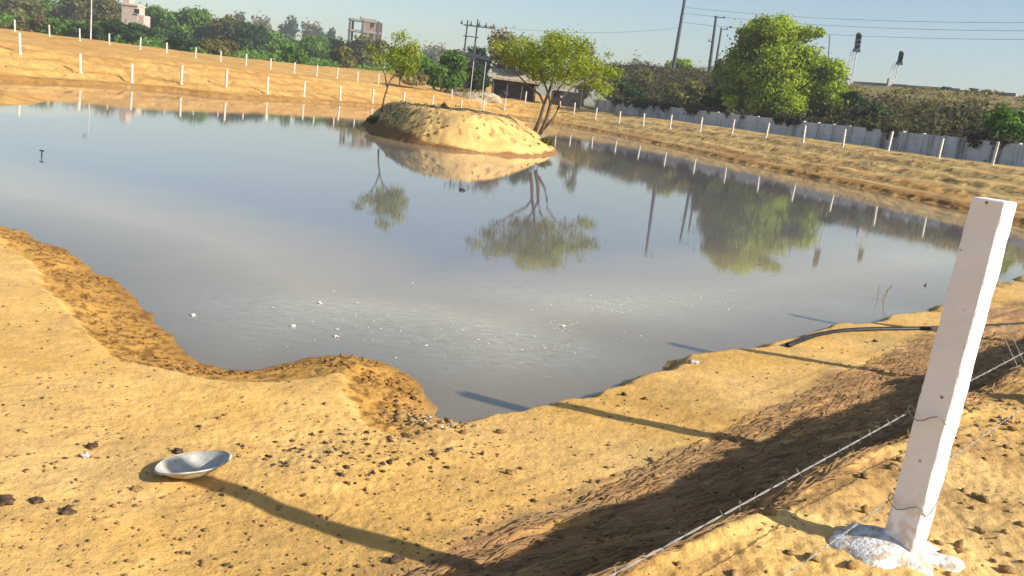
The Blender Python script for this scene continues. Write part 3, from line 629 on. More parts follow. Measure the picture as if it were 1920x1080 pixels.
for px, py, pb, D, lab in ((888, 117, 155, 104, 'tall thin white pole before the blue shed, left of the two'), (911, 117, 196, 101, 'tall thin white pole before the blue shed, right of the two')):
    p = gd(px, py, D); g = gh(p[0], D); mb = MB(); mb.tube([(0, 0, -.3), (0, 0, (p[2] - g) * .5), (0, 0, p[2] - g)], [.045, .04, .035], 8); mb.lump((0, 0, p[2] - g), (.07, .07, .04), 1, 1)
    o_ = mb.build('white_pole', MAT['farpost']); o_.location = (p[0] - .0, D, g); tag(o_, lab, 'pole')

# ---------------------------------------------------------------- island trees
def branchy(specs): return [([Vector(p) for p in pts], rads) for pts, rads in specs]
bx = 1.35; by = 42.2; g = gh(bx, by)
def ip(px, py, dy=0.0): p = gd(px, py, by + dy); return (p[0] - bx, dy, p[2] - g)
st = [([ip(1003, 246), ip(1013, 222), ip(1020, 195), ip(1012, 178), ip(990, 160, -.3), ip(965, 135, -.6), ip(945, 110, -.8)], [.10, .085, .07, .055, .042, .028, .012]),
      ([ip(1020, 195), ip(1030, 170), ip(1040, 140, .3), ip(1045, 100, .5), ip(1050, 75, .5)], [.07, .06, .05, .03, .012]),
      ([ip(1012, 252), ip(1024, 225), ip(1032, 196), ip(1040, 176), ip(1060, 150, .3), ip(1075, 110, .4), ip(1085, 85, .4)], [.10, .085, .07, .055, .042, .024, .01]),
      ([ip(1032, 196), ip(1028, 176), ip(1015, 140, -.3), ip(1005, 105, -.3), ip(1000, 80, -.3)], [.06, .05, .04, .025, .01]),
      ([ip(1018, 243, .3), ip(1038, 222, .3), ip(1048, 200, .4), ip(1052, 185, .4), ip(1072, 165, .6), ip(1105, 150, .6), ip(1130, 130, .6)], [.07, .06, .05, .042, .034, .024, .01])]
bl = []
rr_ = random.Random(11)
for (px, py, rp, k) in [(955, 105, 20, 2), (940, 85, 15, 2), (950, 60, 10, 1), (975, 95, 22, 2), (1000, 90, 24, 3), (1030, 90, 26, 3), (1060, 88, 26, 3), (1090, 92, 24, 3), (1095, 115, 24, 3), (1010, 120, 24, 2), (1045, 115, 28, 3), (1075, 125, 26, 3), (1030, 140, 20, 2), (1120, 125, 20, 2), (1135, 140, 22, 3), (1150, 135, 16, 2), (1130, 165, 18, 2), (1145, 165, 14, 2), (985, 72, 14, 2), (1055, 72, 16, 2), (1000, 138, 18, 2), (1050, 142, 22, 3), (1070, 150, 16, 2), (975, 120, 16, 2), (1110, 150, 18, 2), (1140, 108, 12, 1), (1100, 75, 12, 1), (1025, 74, 14, 2), (1120, 180, 12, 1), (925, 100, 10, 1), (1010, 150, 13, 1), (1115, 105, 14, 1)]:
    for j in range(k):
        p = ip(px + rr_.uniform(-9, 9), py + rr_.uniform(-7, 7)); s = rp / F * by * rr_.uniform(.75, 1.35)
        bl.append((p[0], rr_.uniform(-1.9, 1.9), p[2], s, s * 1.15, s * .8))
plant('acacia_tree', 'flat topped umbrella shaped tree with three thin trunks on the island', 'tree', None, (bx, by, g), bl, 11000, 0.06, 'yellow', 600, st)
bx = -5.62; by = 44.3; g = gh(bx, by)
st = [([ip(716, 210), ip(720, 185), ip(728, 160), ip(737, 140), ip(750, 110, .2), ip(757, 80, .2)], [.05, .042, .035, .028, .018, .008]),
      ([ip(726, 165), ip(722, 140), ip(712, 120, -.2), ip(700, 100, -.2)], [.04, .035, .025, .01]), ([ip(732, 150), ip(752, 130, .3), ip(775, 105, .3)], [.035, .025, .01])]
bl = []
for (px, py, rp, k) in [(757, 72, 12, 2), (745, 95, 18, 2), (765, 95, 18, 2), (735, 112, 18, 2), (760, 118, 20, 2), (778, 110, 12, 1), (715, 110, 15, 2), (697, 100, 12, 1), (740, 132, 12, 1), (775, 80, 8, 1)]:
    for j in range(k):
        p = ip(px + rr_.uniform(-7, 7), py + rr_.uniform(-6, 6)); s = rp / F * by * rr_.uniform(.8, 1.4); bl.append((p[0], rr_.uniform(-1, 1), p[2], s, s, s * .85))
plant('thin_tree', 'slim young tree with a bare stem at the left back of the island', 'tree', None, (bx, by, g), bl, 3600, 0.055, 'yellow', 601, st)
q = tuple(gd(704, 203, 45.0)[:2]); plant('bush', 'small dark green bush at the foot of the slim island tree', 'bush', None, (q[0], q[1], gh(*q)), [(0, 0, .18, .35, .3, .25), (.2, 0, .1, .25, .25, .2), (-.2, 0, .1, .2, .2, .15)], 700, .05, 'green', 602, parts=('foliage', 'stem'))
q = tuple(gd(1024, 254, 42.8)[:2]); plant('bush', 'yellow green tuft under the umbrella tree on the island', 'bush', None, (q[0], q[1], gh(*q)), [(0, 0, .12, .28, .25, .2), (.25, 0, .04, .22, .2, .14)], 450, .045, 'olive', 603, parts=('foliage', 'stem'))
# weeds on island flank
V = []; tone = []
for i in range(1500):
    x, y = r.uniform(-7.2, 2.0), r.uniform(35.5, 48)
    if r.random() > (.75 if x < -3.5 else .06): continue
    z = gh(x, y) if i % 1 == 0 else 0
    if z < .35 or (z > 1.25 and r.random() < .8): continue
    for k in range(3):
        a = r.uniform(0, 6.28); h_ = r.uniform(.04, .11); dx, dy = math.cos(a) * .04, math.sin(a) * .04; lx, ly = r.uniform(-.08, .08), r.uniform(-.08, .08)
        V += [(x - dx, y - dy, z - .02), (x + dx, y + dy, z - .02), (x + dx * .4 + lx, y + dy * .4 + ly, z + h_), (x - dx * .4 + lx, y - dy * .4 + ly, z + h_)]; tone += [r.random()] * 4
tag(obj('weeds', npmesh('weeds', np.array(V), np.arange(len(V)).reshape(-1, 4), {'tone': np.array(tone)}), FOL['olive']), 'dry grey green weeds on the left flank of the island', 'weeds', kind='stuff')

# ---------------------------------------------------------------- buildings, poles, signals
def build_at(px, py, D): p = gd(px, py, D); return p
# unfinished frame building
D = 320; a = gd(655, 34, D); b = gd(713, 38, D); g = 2.3; hh = a[2] - g; wd = b[0] - a[0]
t = thing('unfinished_building', (a[0], D, g), 'unfinished brick building with an open concrete frame above the trees', 'building')
mb = MB()
for x in (0.35, wd * .45, wd - .35):
    for y in (0, 5): mb.box((x, y, hh / 2), (.7, .6, hh))
mb.build('column', MAT['dark_concrete'], t)
mb = MB()
for z in (hh - .3, hh - 3.9, hh - 7.6, hh - 11.2):
    mb.box((wd / 2, 0.0, z), (wd + .5, .5, .55)); mb.box((wd / 2, 5, z), (wd + .5, .5, .55)); mb.box((wd / 2 + .2, 2.5, z + .35), (wd * .92, 5.4, .2))
mb.build('beam', MAT['concrete'], t)
mb = MB()
for z0 in (hh - 3.1, hh - 6.8, hh - 10.4):
    for c_, s_ in (((wd * .45 + 1.5, .05, z0 + 1.05), (1.9, .25, 3.0)), ((wd - 1.3, .05, z0 + 1.05), (1.2, .25, 3.0)), ((wd * .73, .05, z0 + .0), (2.2, .2, .9))):
        mb = MB(); mb.box(c_, s_); mb.build('brick_wall', MAT['brick'], t)
mb = MB(); mb.box((wd * .62, 0.05, hh + .25), (wd * .5, .3, .5)); mb.build('roof_edge', MAT['brick'], t)
mb = MB(); mb.box((wd * .75, 4.9, hh - 5), (wd * .5, .25, 9)); mb.build('brick_wall', MAT['brick'], t)
mb = MB(); mb.box((wd * .35, 1, hh + .6), (.5, .5, .8)); mb.build('water_tank', MAT['dark_concrete'], t)
# pink house
D = 210; a = gd(230, -8, D); b = gd(268, 30, D); g = 2.4; hh = gd(252, 12, D)[2] - g; wd = b[0] - a[0]
t = thing('pink_house', (a[0], D, g), 'pale pink house with one dark window between the left trees', 'house')
mb = MB(); mb.box((wd * .35, 2, hh / 2), (wd * .75, 4, hh)); mb.box((wd * .85, 2, hh * .41), (wd * .34, 3.6, hh * .82)); mb.build('wall', MAT['plaster'], t)
mb = MB(); mb.box((wd * .35, 2, hh + .25), (wd * .8, 4.4, .4)); mb.box((wd * .12, 2, hh + 1.4), (wd * .3, 3, 1.9)); mb.build('roof', MAT['plaster'], t)
mb = MB(); p = gd(257, 21, D); mb.box((p[0] - a[0], -.03, p[2] - g), (1.0, .14, 1.0)); wo = mb.build('window', MAT['shade'], t)
mb = MB(); mb.box((p[0] - a[0], -.14, p[2] - g - .58), (1.3, .2, .12)); mb.build('sill', MAT['concrete'], wo)
# dark flat-roofed shed and blue shed
D = 122; a = gd(832, 93, D); b = gd(880, 100, D); g = gh(a[0], D); hh = a[2] - g; wd = b[0] - a[0]
t = thing('flat_roof_shed', (a[0], D, g), 'grey shed with an overhanging dark flat roof behind the green bush', 'shed')
mb = MB(); mb.box((wd / 2, 2, hh - .12), (wd + .8, 4.6, .28)); mb.build('roof', MAT['dark_concrete'], t)
mb = MB(); mb.box((wd / 2, 2, (hh - .27) / 2), (wd, 4, hh - .27)); mb.build('wall', MAT['concrete'], t)
mb = MB(); mb.box((wd * .6, -.04, 1), (1, .12, 2)); mb.build('door', MAT['shade'], t)
a = gd(876, 103, D - 3); b = gd(918, 106, D - 3); g = gh(a[0], D - 3); hh = a[2] - g; wd = b[0] - a[0]
t = thing('tarp_shelter', (a[0], D - 3, g), 'dark blue tarpaulin shelter behind the two thin white poles', 'shelter')
mb = MB(); mb.add([(0, 0, hh), (wd, 0, hh - .35), (wd, 3, hh + .15), (0, 3, hh + .5), (0, 0, hh - .08), (wd, 0, hh - .43), (wd, 3, hh + .07), (0, 3, hh + .42)], [(0, 1, 2, 3), (7, 6, 5, 4), (0, 4, 5, 1), (1, 5, 6, 2), (2, 6, 7, 3), (3, 7, 4, 0)]); mb.build('roof', MAT['tarp'], t)
mb = MB(); mb.box((wd / 2, .4, hh * .42), (wd * .95, .12, hh * .84)); mb.box((.1, 1.6, hh * .42), (.12, 2.2, hh * .84)); mb.build('side_sheet', MAT['tarp'], t)
# straw hut
D = 118; a = gd(924, 140, D); b = gd(1008, 146, D); g = gh(a[0], D); hh = a[2] - g; wd = b[0] - a[0]
t = thing('straw_hut', (a[0], D, g), 'low hut with a pale straw roof edge left of the umbrella tree', 'hut')
mb = MB(); z = hh
mb.add([(-.3, -.4, z - .25), (wd + .3, -.4, z - .25), (wd + .1, 2, z + .9), (-.1, 2, z + .9), (-.3, 4.4, z - .25), (wd + .3, 4.4, z - .25), (-.3, -.4, z - .5), (wd + .3, -.4, z - .5), (-.3, 4.4, z - .5), (wd + .3, 4.4, z - .5)],
       [(0, 1, 2, 3), (3, 2, 5, 4), (6, 7, 1, 0), (4, 5, 9, 8), (0, 3, 4, 8, 6), (1, 7, 9, 5, 2), (6, 8, 9, 7)]); mb.build('roof', MAT['thatch'], t)
mb = MB(); mb.box((wd / 2, 3, (z - .5) / 2), (wd, .3, z - .5)); mb.box((.15, 1.6, (z - .5) / 2), (.25, 2.6, z - .5)); mb.box((wd - .15, 1.6, (z - .5) / 2), (.25, 2.6, z - .5)); mb.build('wall', MAT['mud'], t)
for x in (.2, wd * .35, wd * .68, wd - .2):
    mb = MB(); mb.tube([(x, 0, -.2), (x, 0, z - .5)], .08, 6); mb.build('support', MAT['bark'], t)
mb = MB(); mb.lump((1.4, .8, .5), (.9, .6, .6), 4, 2); o_ = mb.build('covered_heap', MAT['tarp']); o_.location = (a[0], D, g); tag(o_, 'dark purple covered heap under the straw hut roof', 'heap')
D = 116; a = gd(1036, 168, D); b = gd(1096, 152, D); g = gh(a[0], D); wd = b[0] - a[0]; z0, z1 = a[2] - g, b[2] - g
t = thing('lean_to', (a[0], D, g), 'lean-to with a pale sloping roof edge behind the umbrella tree trunks', 'shed')
mb = MB(); mb.add([(-.2, 0, z0), (wd + .2, 0, z1), (wd + .2, 3.4, z1 + .3), (-.2, 3.4, z0 + .3), (-.2, 0, z0 - .2), (wd + .2, 0, z1 - .2), (wd + .2, 3.4, z1 + .1), (-.2, 3.4, z0 + .1)], [(0, 1, 2, 3), (7, 6, 5, 4), (0, 4, 5, 1), (1, 5, 6, 2), (2, 6, 7, 3), (3, 7, 4, 0)]); mb.build('roof', MAT['thatch'], t)
mb = MB(); mb.box((wd * .5, 3, z0 * .5), (wd, .2, z0)); mb.build('wall', MAT['shade'], t)  # wall coloured near black for the shade beneath the roof
for x in (0.1, wd - .1):
    mb = MB(); mb.tube([(x, .2, -.2), (x, .2, (z0 if x < 1 else z1) - .2)], .07, 6); mb.build('support', MAT['bark'], t)
# sandy heap with weeds by the corner
mb = MB(); p = gd(885, 172, 108); g = gh(p[0], 108); mb.lump((0, 0, 0), (3.4, 1.6, 1.0), 8, 3, .3); t = thing('earth_heap', (p[0], 108, g), 'weedy earth heap behind the corner of the far fence', 'heap'); mb.build('soil', MAT['thatch'], t, True)
V, Fq, tone = leafcloud([(-1, -.5, .8, 1.2, .8, .3), (1, -.4, .8, 1.1, .8, .3), (0, -1, .4, 2, .5, .3)], 900, .12, 77); obj('weeds', npmesh('weeds', V, Fq, {'tone': tone}), FOL['dry'], t)
# double pole structure
D = 135; a = gd(877, 38, D); b = gd(896, 36, D); g = gh(a[0], D)
t = thing('double_pole', (a[0], D, g), 'double electric pole with cross arms and insulators above the sheds', 'electric pole')
x2 = b[0] - a[0]
for x, zt in ((0, a[2] - g), (x2, b[2] - g)):
    mb = MB(); mb.tube([(x, 0, -.3), (x, 0, zt * .5), (x, 0, zt)], [.17, .14, .10], 8); mb.build('pole', MAT['steel'], t)
zc = gd(880, 48, D)[2] - g; mb = MB(); mb.box((x2 * 1.25, -.2, zc), (4.6, .14, .18)); mb.build('cross_arm', MAT['steel'], t)
mb = MB(); mb.box((x2 * .5, -.2, zc - 1.5), (x2 + .8, .12, .14)); mb.build('cross_arm', MAT['steel'], t)
for x in (-.8, .55, x2 + .3, 2.7, 3.8):
    mb = MB(); mb.tube([(x, -.2, zc + .05), (x, -.2, zc + .2), (x, -.2, zc + .35), (x, -.2, zc + .7)], [.09, .2, .1, .05], 8); mb.build('insulator', MAT['steel'], t)
# street lamp on the left
D = 120; p = gd(170, 70, D); g = gh(p[0], D); zt = 9.0 - g
t = thing('street_lamp', (p[0], D, g), 'thin pale lamp pole before the left trees', 'street lamp')
mb = MB(); mb.tube([(0, 0, -.3), (0, 0, zt * .5), (0, 0, zt)], [.11, .085, .06], 8); mb.build('pole', MAT['pale_steel'], t)
mb = MB(); mb.tube([(0, 0, zt - .1), (.05, -.3, zt + .25), (.05, -.9, zt + .4)], [.05, .04, .04], 6); ar = mb.build('arm', MAT['pale_steel'], t)
mb = MB(); mb.box((.05, -1.1, zt + .38), (.34, .7, .2)); mb.build('lamp_head', MAT['steel'], t)
# lattice/utility poles on the bank
def util(px0, py0, px1, py1, D, rad, label, arms=()):
    a = gd(px1, py1, D); b = gd(px0, py0, D); t = thing('utility_pole', (a[0], D, a[2] - 1.5), label, 'utility pole')
    zt = b[2] - a[2] + 1.5; dx = b[0] - a[0]
    mb = MB(); mb.tube([(0, 0, 0), (dx * .5, 0, zt * .5), (dx, 0, zt)], [rad, rad * .85, rad * .65], 8); mb.build('mast', MAT['steel'], t)
    for q, wd in arms:
        mb = MB(); mb.box((dx * q + wd * .3, 0, zt * q), (wd, .14, .14)); mb.build('cross_arm', MAT['steel'], t)
        mb = MB(); mb.tube([(dx * q + wd * .75, 0, zt * q - .1), (dx * q + wd * .75, 0, zt * q + .1), (dx * q + wd * .75, 0, zt * q + .45)], [.06, .13, .05], 7); mb.build('insulator', MAT['steel'], t)
    return t, Vector((a[0] + dx, D, a[2] - 1.5 + zt))
_, e1 = util(1286, -14, 1262, 128, 168, .36, 'tall leaning dark pole reaching the top of the photo', ((.97, 1.6),))
_, e2 = util(1343, 30, 1329, 140, 172, .34, 'dark pole with a small top arm, left and taller of the twin poles', ((.985, 2.0), (.62, -1.0)))
_, e3 = util(1353, 52, 1339, 140, 176, .26, 'shorter and thinner of the twin poles on the bank', ((.98, 1.4),))
t_, e4 = util(1962, 60, 1950, 190, 112, .25, 'overhead line mast beyond the right edge', ((.95, 1.8),))
_, e5 = util(1556, 66, 1552, 150, 150, .10, 'thin pale mast peeping over the right shoulder of the big tree')
for i, (dz, lab) in enumerate(((0, 'uppermost overhead line crossing the right sky'), (-1.0, 'middle overhead line crossing the right sky'), (-2.6, 'lowest overhead line crossing the right sky'))):
    mb = MB(); a = e1 + Vector((0, 0, dz - 2.5)); b = Vector((gd(1990, 42 + 16 * i, 120))); pts = []
    for k in range(17): u = k / 16; q = a.lerp(b, u); pts.append((q.x, q.y, q.z - 3.2 * u * (1 - u)))
    mb.tube(pts, .022, 4); tag(mb.build('overhead_wire', MAT['steel']), lab, 'wire')
mb = MB(); a = Vector(gd(893, 46, 135)); b = e1 + Vector((0, 0, -6)); pts = [tuple(a.lerp(b, k / 12) - Vector((0, 0, 4 * (k / 12) * (1 - k / 12)))) for k in range(13)]; mb.tube(pts, .02, 4); tag(mb.build('overhead_wire', MAT['steel']), 'overhead line running from the double pole to the leaning pole', 'wire')
# railway signals
def signal(px, pt, pm, pb, pxb, D, label, k=1.0):
    b = gd(pxb, pb, D); tp = gd(px, pt, D); mid = gd(px - 2, pm, D)
    t = thing('railway_signal', (b[0], D, b[2] - .8), label, 'signal'); z = b[2] - .8; dx = tp[0] - b[0]
    zt, zm = tp[2] - z, mid[2] - z
    mb = MB(); mb.tube([(0, 0, 0), (dx * .5, 0, zt * .5), (dx * .92, 0, zt * .96)], .09 * k, 7); mb.build('mast', MAT['pale_steel'], t)
    mb = MB()
    for s in (-.2, .2): mb.tube([(-.85 + s, .1, .2), (dx * .8 - .5 + s, .1, zm * 1.0)], .028, 5)
    for q in range(14): u = (q + .5) / 14; x = -.85 + (dx * .8 + .35) * u; mb.box((x, .1, .2 + (zm - .2) * u), (.4, .04, .04))
    mb.build('ladder', MAT['pale_steel'], t)
    tl = Matrix.Rotation(math.atan2(dx, zt), 3, 'Y')
    mb = MB(); mb.box((dx * .97, -.18, (zt + zm) / 2), (.75 * k, .22, (zt - zm) * .86), 0, tl); mb.box((dx * .93, -.18, zm + .1), (.95 * k, .5, .35)); mb.tube([(dx, -.18, zt - .25), (dx + .02, -.18, zt)], [.42 * k, .3 * k], 8); hd = mb.build('signal_head', MAT['steel'], t)
    for q in range(3):
        u = .25 + .25 * q; z_ = zm + (zt - zm) * u; mb = MB(); mb.tube([(dx * .97, -.25, z_), (dx * .97, -.62, z_ + .03)], [.17, .19], 8, False); mb.tube([(dx * .97, -.31, z_), (dx * .97, -.34, z_)], .15, 8); mb.build('lens_hood', MAT['glass'], hd)
    mb = MB(); mb.box((-.5, -.1, .9), (.9, .7, 1.5)); mb.build('equipment_box', MAT['pale_steel'], t)
signal(1611, 62, 97, 158, 1598, 131, 'tall railway signal beside the big round tree')
signal(1690, 96, 121, 160, 1676, 127, 'smaller railway signal standing farther right on the bank', .8)
for px, py, lab in ((1771, 166, 'small dark relay box on the parapet, left one'), (1822, 169, 'small dark relay box on the parapet, right one')):
    D = 121 if px < 1800 else 117.5; p = gd(px, py, D); t = thing('relay_box', (p[0], D - .6, p[2] - .9), lab, 'relay box', 'relay boxes on the parapet')
    mb = MB(); mb.box((0, 0, .5), (.75, .6, 1.0)); mb.build('cabinet', MAT['dark_concrete'], t); mb = MB(); mb.box((0, 0, 1.05), (1.0, .8, .1)); mb.build('lid', MAT['dark_concrete'], t); mb = MB(); mb.box((0, -.32, .5), (.6, .03, .8)); mb.build('door', MAT['steel'], t)

# ---------------------------------------------------------------- near fence
NG = 'white posts of the near fence'
FQD = np.array([math.sin(math.radians(41)), math.cos(math.radians(41))]); FQN = np.array([-FQD[1], FQD[0]])
def near_post(tpos, label, big=False):
    xy = P0 + FQD * tpos; g = 0.90 + 0.012 * tpos
    t = thing('fence_post', (xy[0], xy[1], g), label, 'fence post', NG, rz=math.atan2(FD[1], FD[0]))
    bm = bmesh.new(); bmesh.ops.create_cube(bm, size=1); a = .118
    for v in bm.verts: v.co = Vector((v.co.x * a, v.co.y * a, (v.co.z + .5) * 1.85 - .5))
    bmesh.ops.bevel(bm, geom=list(bm.edges), offset=.005, segments=1, affect='EDGES')
    for k in range(1, 90): bmesh.ops.bisect_plane(bm, geom=bm.verts[:] + bm.edges[:] + bm.faces[:], plane_co=(0, 0, -.5 + 1.85 * k / 90), plane_no=(0, 0, 1))
    for k in (-.03, 0, .03):
        for ax in ((1, 0, 0), (0, 1, 0)): bmesh.ops.bisect_plane(bm, geom=bm.verts[:] + bm.edges[:] + bm.faces[:], plane_co=(k * ax[0], k * ax[1], 0), plane_no=ax)
    for v in bm.verts:
        k = mnoise.noise(v.co * 9 + Vector((tpos, 0, 0))) * .0035 + mnoise.noise(v.co * 40) * .0018; v.co.x += k * (1 if v.co.x > 0 else -1); v.co.y += k * (1 if v.co.y > 0 else -1)
        s = 1 - .05 * max(v.co.z, 0) / 1.35; v.co.x *= s; v.co.y *= s
    if big:
        L_ = Vector((.042, -.008, 0)); L_.rotate(Matrix.Rotation(-t.rotation_euler.z, 3, 'Z'))
        for v in bm.verts: v.co += L_ * (v.co.z / 1.35)
    bmesh.ops.recalc_face_normals(bm, faces=bm.faces)
    me = bpy.data.meshes.new('shaft'); bm.to_mesh(me); bm.free(); obj('shaft', me, MAT['post'], t)
    mb = MB(); mb.lump((-.06, .05, -.02), (.19, .17, .09), 5 + tpos, 4, .25); mb.lump((.09, -.07, -.03), (.15, .12, .05), 9 + tpos, 4, .3); mb.build('footing', MAT['lime'], t, True)
    for z in (.2, .55):
        mb = MB(); n_ = 24; pts = [(.068 * math.copysign(min(1, abs(math.cos(k / n_ * 6.2832) * 1.35)), math.cos(k / n_ * 6.2832)), .068 * math.copysign(min(1, abs(math.sin(k / n_ * 6.2832) * 1.35)), math.sin(k / n_ * 6.2832)), z + .02 * math.sin(k)) for k in range(n_ + 1)]
        mb.tube(pts, .0022, 5); mb.build('tie_wire', MAT['wire'], t)
    return t
near_post(0, 'big near white square post with a lime splashed foot', True)
near_post(-4.2, 'near fence post left of the frame'); near_post(2.95, 'near fence post just beyond the right edge'); near_post(6.2, 'second near fence post beyond the right edge'); near_post(9.3, 'third near fence post beyond the right edge')
def barbed(h, label, off=-.066, sag=.012):
    mb = MB(); r = random.Random(int(h * 100)); n_ = 520; t0, t1 = -4.2, 9.3
    def P(tt, ph=0.0):
        xy = P0 + FQD * tt - FQN * off; u = (tt + 4.2) / 4.2 if tt < 0 else (tt % 3.1) / 3.1; z = .9 + .012 * tt + h - sag * 4 * u * (1 - u)
        return Vector((xy[0], xy[1], z)) + Vector((FN[0] * math.cos(ph), FN[1] * math.cos(ph), math.sin(ph))) * .0018
    for ph in (0, math.pi): mb.tube([P(t0 + (t1 - t0) * k / n_, ph + k * .9) for k in range(n_ + 1)], .0012, 4)
    k = t0 + .05
    while k < t1:
        c0 = P(k)
        for a in range(4):
            an = r.uniform(0, 6.28); d_ = Vector((FN[0] * math.cos(an), FN[1] * math.cos(an), math.sin(an))) + Vector((FD[0], FD[1], 0)) * r.uniform(-.35, .35); mb.tube([c0, c0 + d_ * .014], [.0012, .0006], 4)
        k += r.uniform(.075, .1)
    tag(mb.build('barbed_wire', MAT['wire']), label, 'barbed wire', 'barbed wire of the near fence')
barbed(.55, 'upper strand of barbed wire tied to the big white post'); barbed(.2, 'lower strand of barbed wire tied to the big white post')
mb = MB(); pts = []
for (px, py, z) in [(1884, 636, 1.30), (1896, 662, 1.26), (1908, 688, 1.22), (1925, 722, 1.15), (1940, 760, 1.1)]: q = gd(px, py, 6.3); pts.append(q)
mb.tube(pts, .003, 5); mb.tube([p + np.array([.05, .02, .03]) for p in pts], .0025, 5); tag(mb.build('stay_wire', MAT['wire']), 'loose pair of stay wires hanging down at the right edge', 'wire')

# ---------------------------------------------------------------- the iron pan
pc = gz(366, 872, .27); px_, py_ = pc[0], pc[1]; g = gh(px_, py_) + .022
t = thing('iron_pan', (px_, py_, g), 'round shallow grey iron pan lying on the sand', 'pan'); t.rotation_euler = (math.radians(-4), math.radians(-11), 0)
prof = [(r_, z_ * .68) for r_, z_ in [(0.0, .012), (.05, .013), (.09, .022), (.125, .045), (.155, .075), (.175, .102), (.188, .108), (.196, .104), (.194, .098), (.186, .100), (.172, .094), (.150, .067), (.120, .037), (.087, .014), (.05, .004), (0, .003)]]
n_ = 56; VV = []; FF = []
for (ra, z) in prof:
    for k in range(n_): a = 2 * math.pi * k / n_; q = 1 + .02 * math.sin(2 * a + .5) + .008 * math.sin(5 * a); VV.append((ra * q * math.cos(a), ra * q * math.sin(a), z + (.004 * math.sin(3 * a) if ra > .15 else 0)))
for i in range(len(prof) - 1):
    for k in range(n_): FF.append((i * n_ + k, i * n_ + (k + 1) % n_, (i + 1) * n_ + (k + 1) % n_, (i + 1) * n_ + k))
b_ = npmesh('bowl', np.array(VV), np.array(FF), smooth_=True); bo = obj('bowl', b_, MAT['pan'], t)
mb = MB(); mb.tube([(.191 * math.cos(a), .191 * math.sin(a), .072 + .004 * math.sin(3 * a)) for a in [2 * math.pi * k / 60 for k in range(61)]], .005, 6, False); mb.build('rim', MAT['pan'], t, True)

# ---------------------------------------------------------------- hose, clods, stones, rubbish
def onground(px, py, guess=.25):
    z = guess
    for k in range(6): q = gz(px, py, z); z = .5 * z + .5 * gh(q[0], q[1])
    return q[0], q[1], gh(q[0], q[1])
hp = [np.array(onground(x, y, z)) for x, y, z in ((1476, 650, .10), (1500, 641, .16), (1522, 632, .22), (1560, 624, .27), (1610, 619, .30), (1680, 617, .33), (1760, 616, .35), (1850, 612, .38), (1925, 608, .42), (2020, 604, .5))]
mb = MB(); mb.tube([(p[0], p[1], gh(p[0], p[1]) + .012) for p in [np.array([*c_, z_]) for c_, z_ in zip(catmull(hp, 5), np.interp(np.linspace(0, 1, 46), np.linspace(0, 1, 10), [p[2] for p in hp]))]], .03, 8)
tag(mb.build('hose', MAT['rubber'], None, True), 'black plastic hose lying across the bank to the water', 'hose')
for i, (px, py, s, mt, nm, lab) in enumerate([
    (960, 888, .045, 'clod', 'clod', 'brown earth clod alone on bright sand in the middle of the bank'), (1212, 748, .035, 'clod', 'clod', 'small brown clod by the faint post shadow near the water'),
    (1126, 906, .03, 'clod', 'clod', 'little clod right of the lone brown clod'), (12, 942, .06, 'darkclod', 'clod', 'dark clod at the left edge of the photo'),
    (70, 940, .04, 'darkclod', 'clod', 'flat dark clod right of the clod at the left edge'), (128, 962, .05, 'darkclod', 'clod', 'dark elongated clod between the left edge and the pan'),
    (160, 855, .035, 'palestone', 'stone', 'pale stone with a dark clod behind it, left of the pan'), (172, 838, .04, 'darkclod', 'clod', 'dark clod right above the pale stone left of the pan'),
    (335, 850, .05, 'darkclod', 'clod', 'dark lump added as pan shadow behind the upper left rim of the pan'), (255, 920, .04, 'clod', 'clod', 'greenish brown clod left below the pan'),  # the lump behind the pan rim is added as a patch of its shadow
    (448, 858, .025, 'darkclod', 'clod', 'tiny dark clod right of the pan rim'), (742, 1052, .045, 'darkclod', 'clod', 'black clod at the bottom edge inside the long post shadow'),
    (1300, 680, .06, 'palestone', 'stone', 'pale stone at the waterline in the middle of the right shore'), (1215, 1000, .03, 'clod', 'clod', 'brown clod on the edge of the shaded slope'),
    (790, 812, .05, 'clod', 'clod', 'reddish brown clod in the water corner'), (760, 815, .04, 'darkclod', 'clod', 'dark clod left in the water corner'), (826, 800, .035, 'palestone', 'stone', 'pale stone right in the water corner'),
    (806, 778, .03, 'palestone', 'stone', 'small pale stone upper in the water corner'), (775, 745, .035, 'darkclod', 'clod', 'dark clod on the wet orange spit above the water corner'), (742, 752, .03, 'darkclod', 'clod', 'small dark clod left on the wet orange spit'),
    (1640, 640, .04, 'darkclod', 'clod', 'dark clod just below the black hose'), (1170, 740, .035, 'darkclod', 'clod', 'dark clod at the waterline where a post shadow meets the shore')]):
    x, y, z = onground(px, py); s *= .62; mb = MB(); mb.lump((0, 0, s * .3), (s * 1.1, s * .9, s * .7), i + 1, 3, .5); o_ = mb.build(nm, MAT[mt], None, True); o_.location = (x, y, z); tag(o_, lab, 'stone' if nm == 'stone' else 'clod')
for i, (px, py, lab) in enumerate(((452, 147, 'small dark lump on the far left bank, left of the two'), (556, 159, 'small dark lump on the far left bank, right of the two'))):
    D = 58 if i == 0 else 64; p = gd(px, py, D); mb = MB(); mb.lump((0, 0, .1), (.22, .16, .16), 4 + i, 3, .5); mb.lump((.12, 0, .22), (.09, .08, .09), 7 + i, 2, .4); o_ = mb.build('clod', MAT['darkclod'], None, True); o_.location = (p[0], D, gh(p[0], D)); tag(o_, lab, 'clod')
p = gd(834, 190, 46.5); mb = MB(); mb.lump((0, 0, .08), (.13, .1, .13), 2, 3, .5); o_ = mb.build('clod', MAT['darkclod'], None, True); o_.location = (p[0], 46.5, gh(p[0], 46.5)); tag(o_, 'dark clod on top of the island', 'clod')
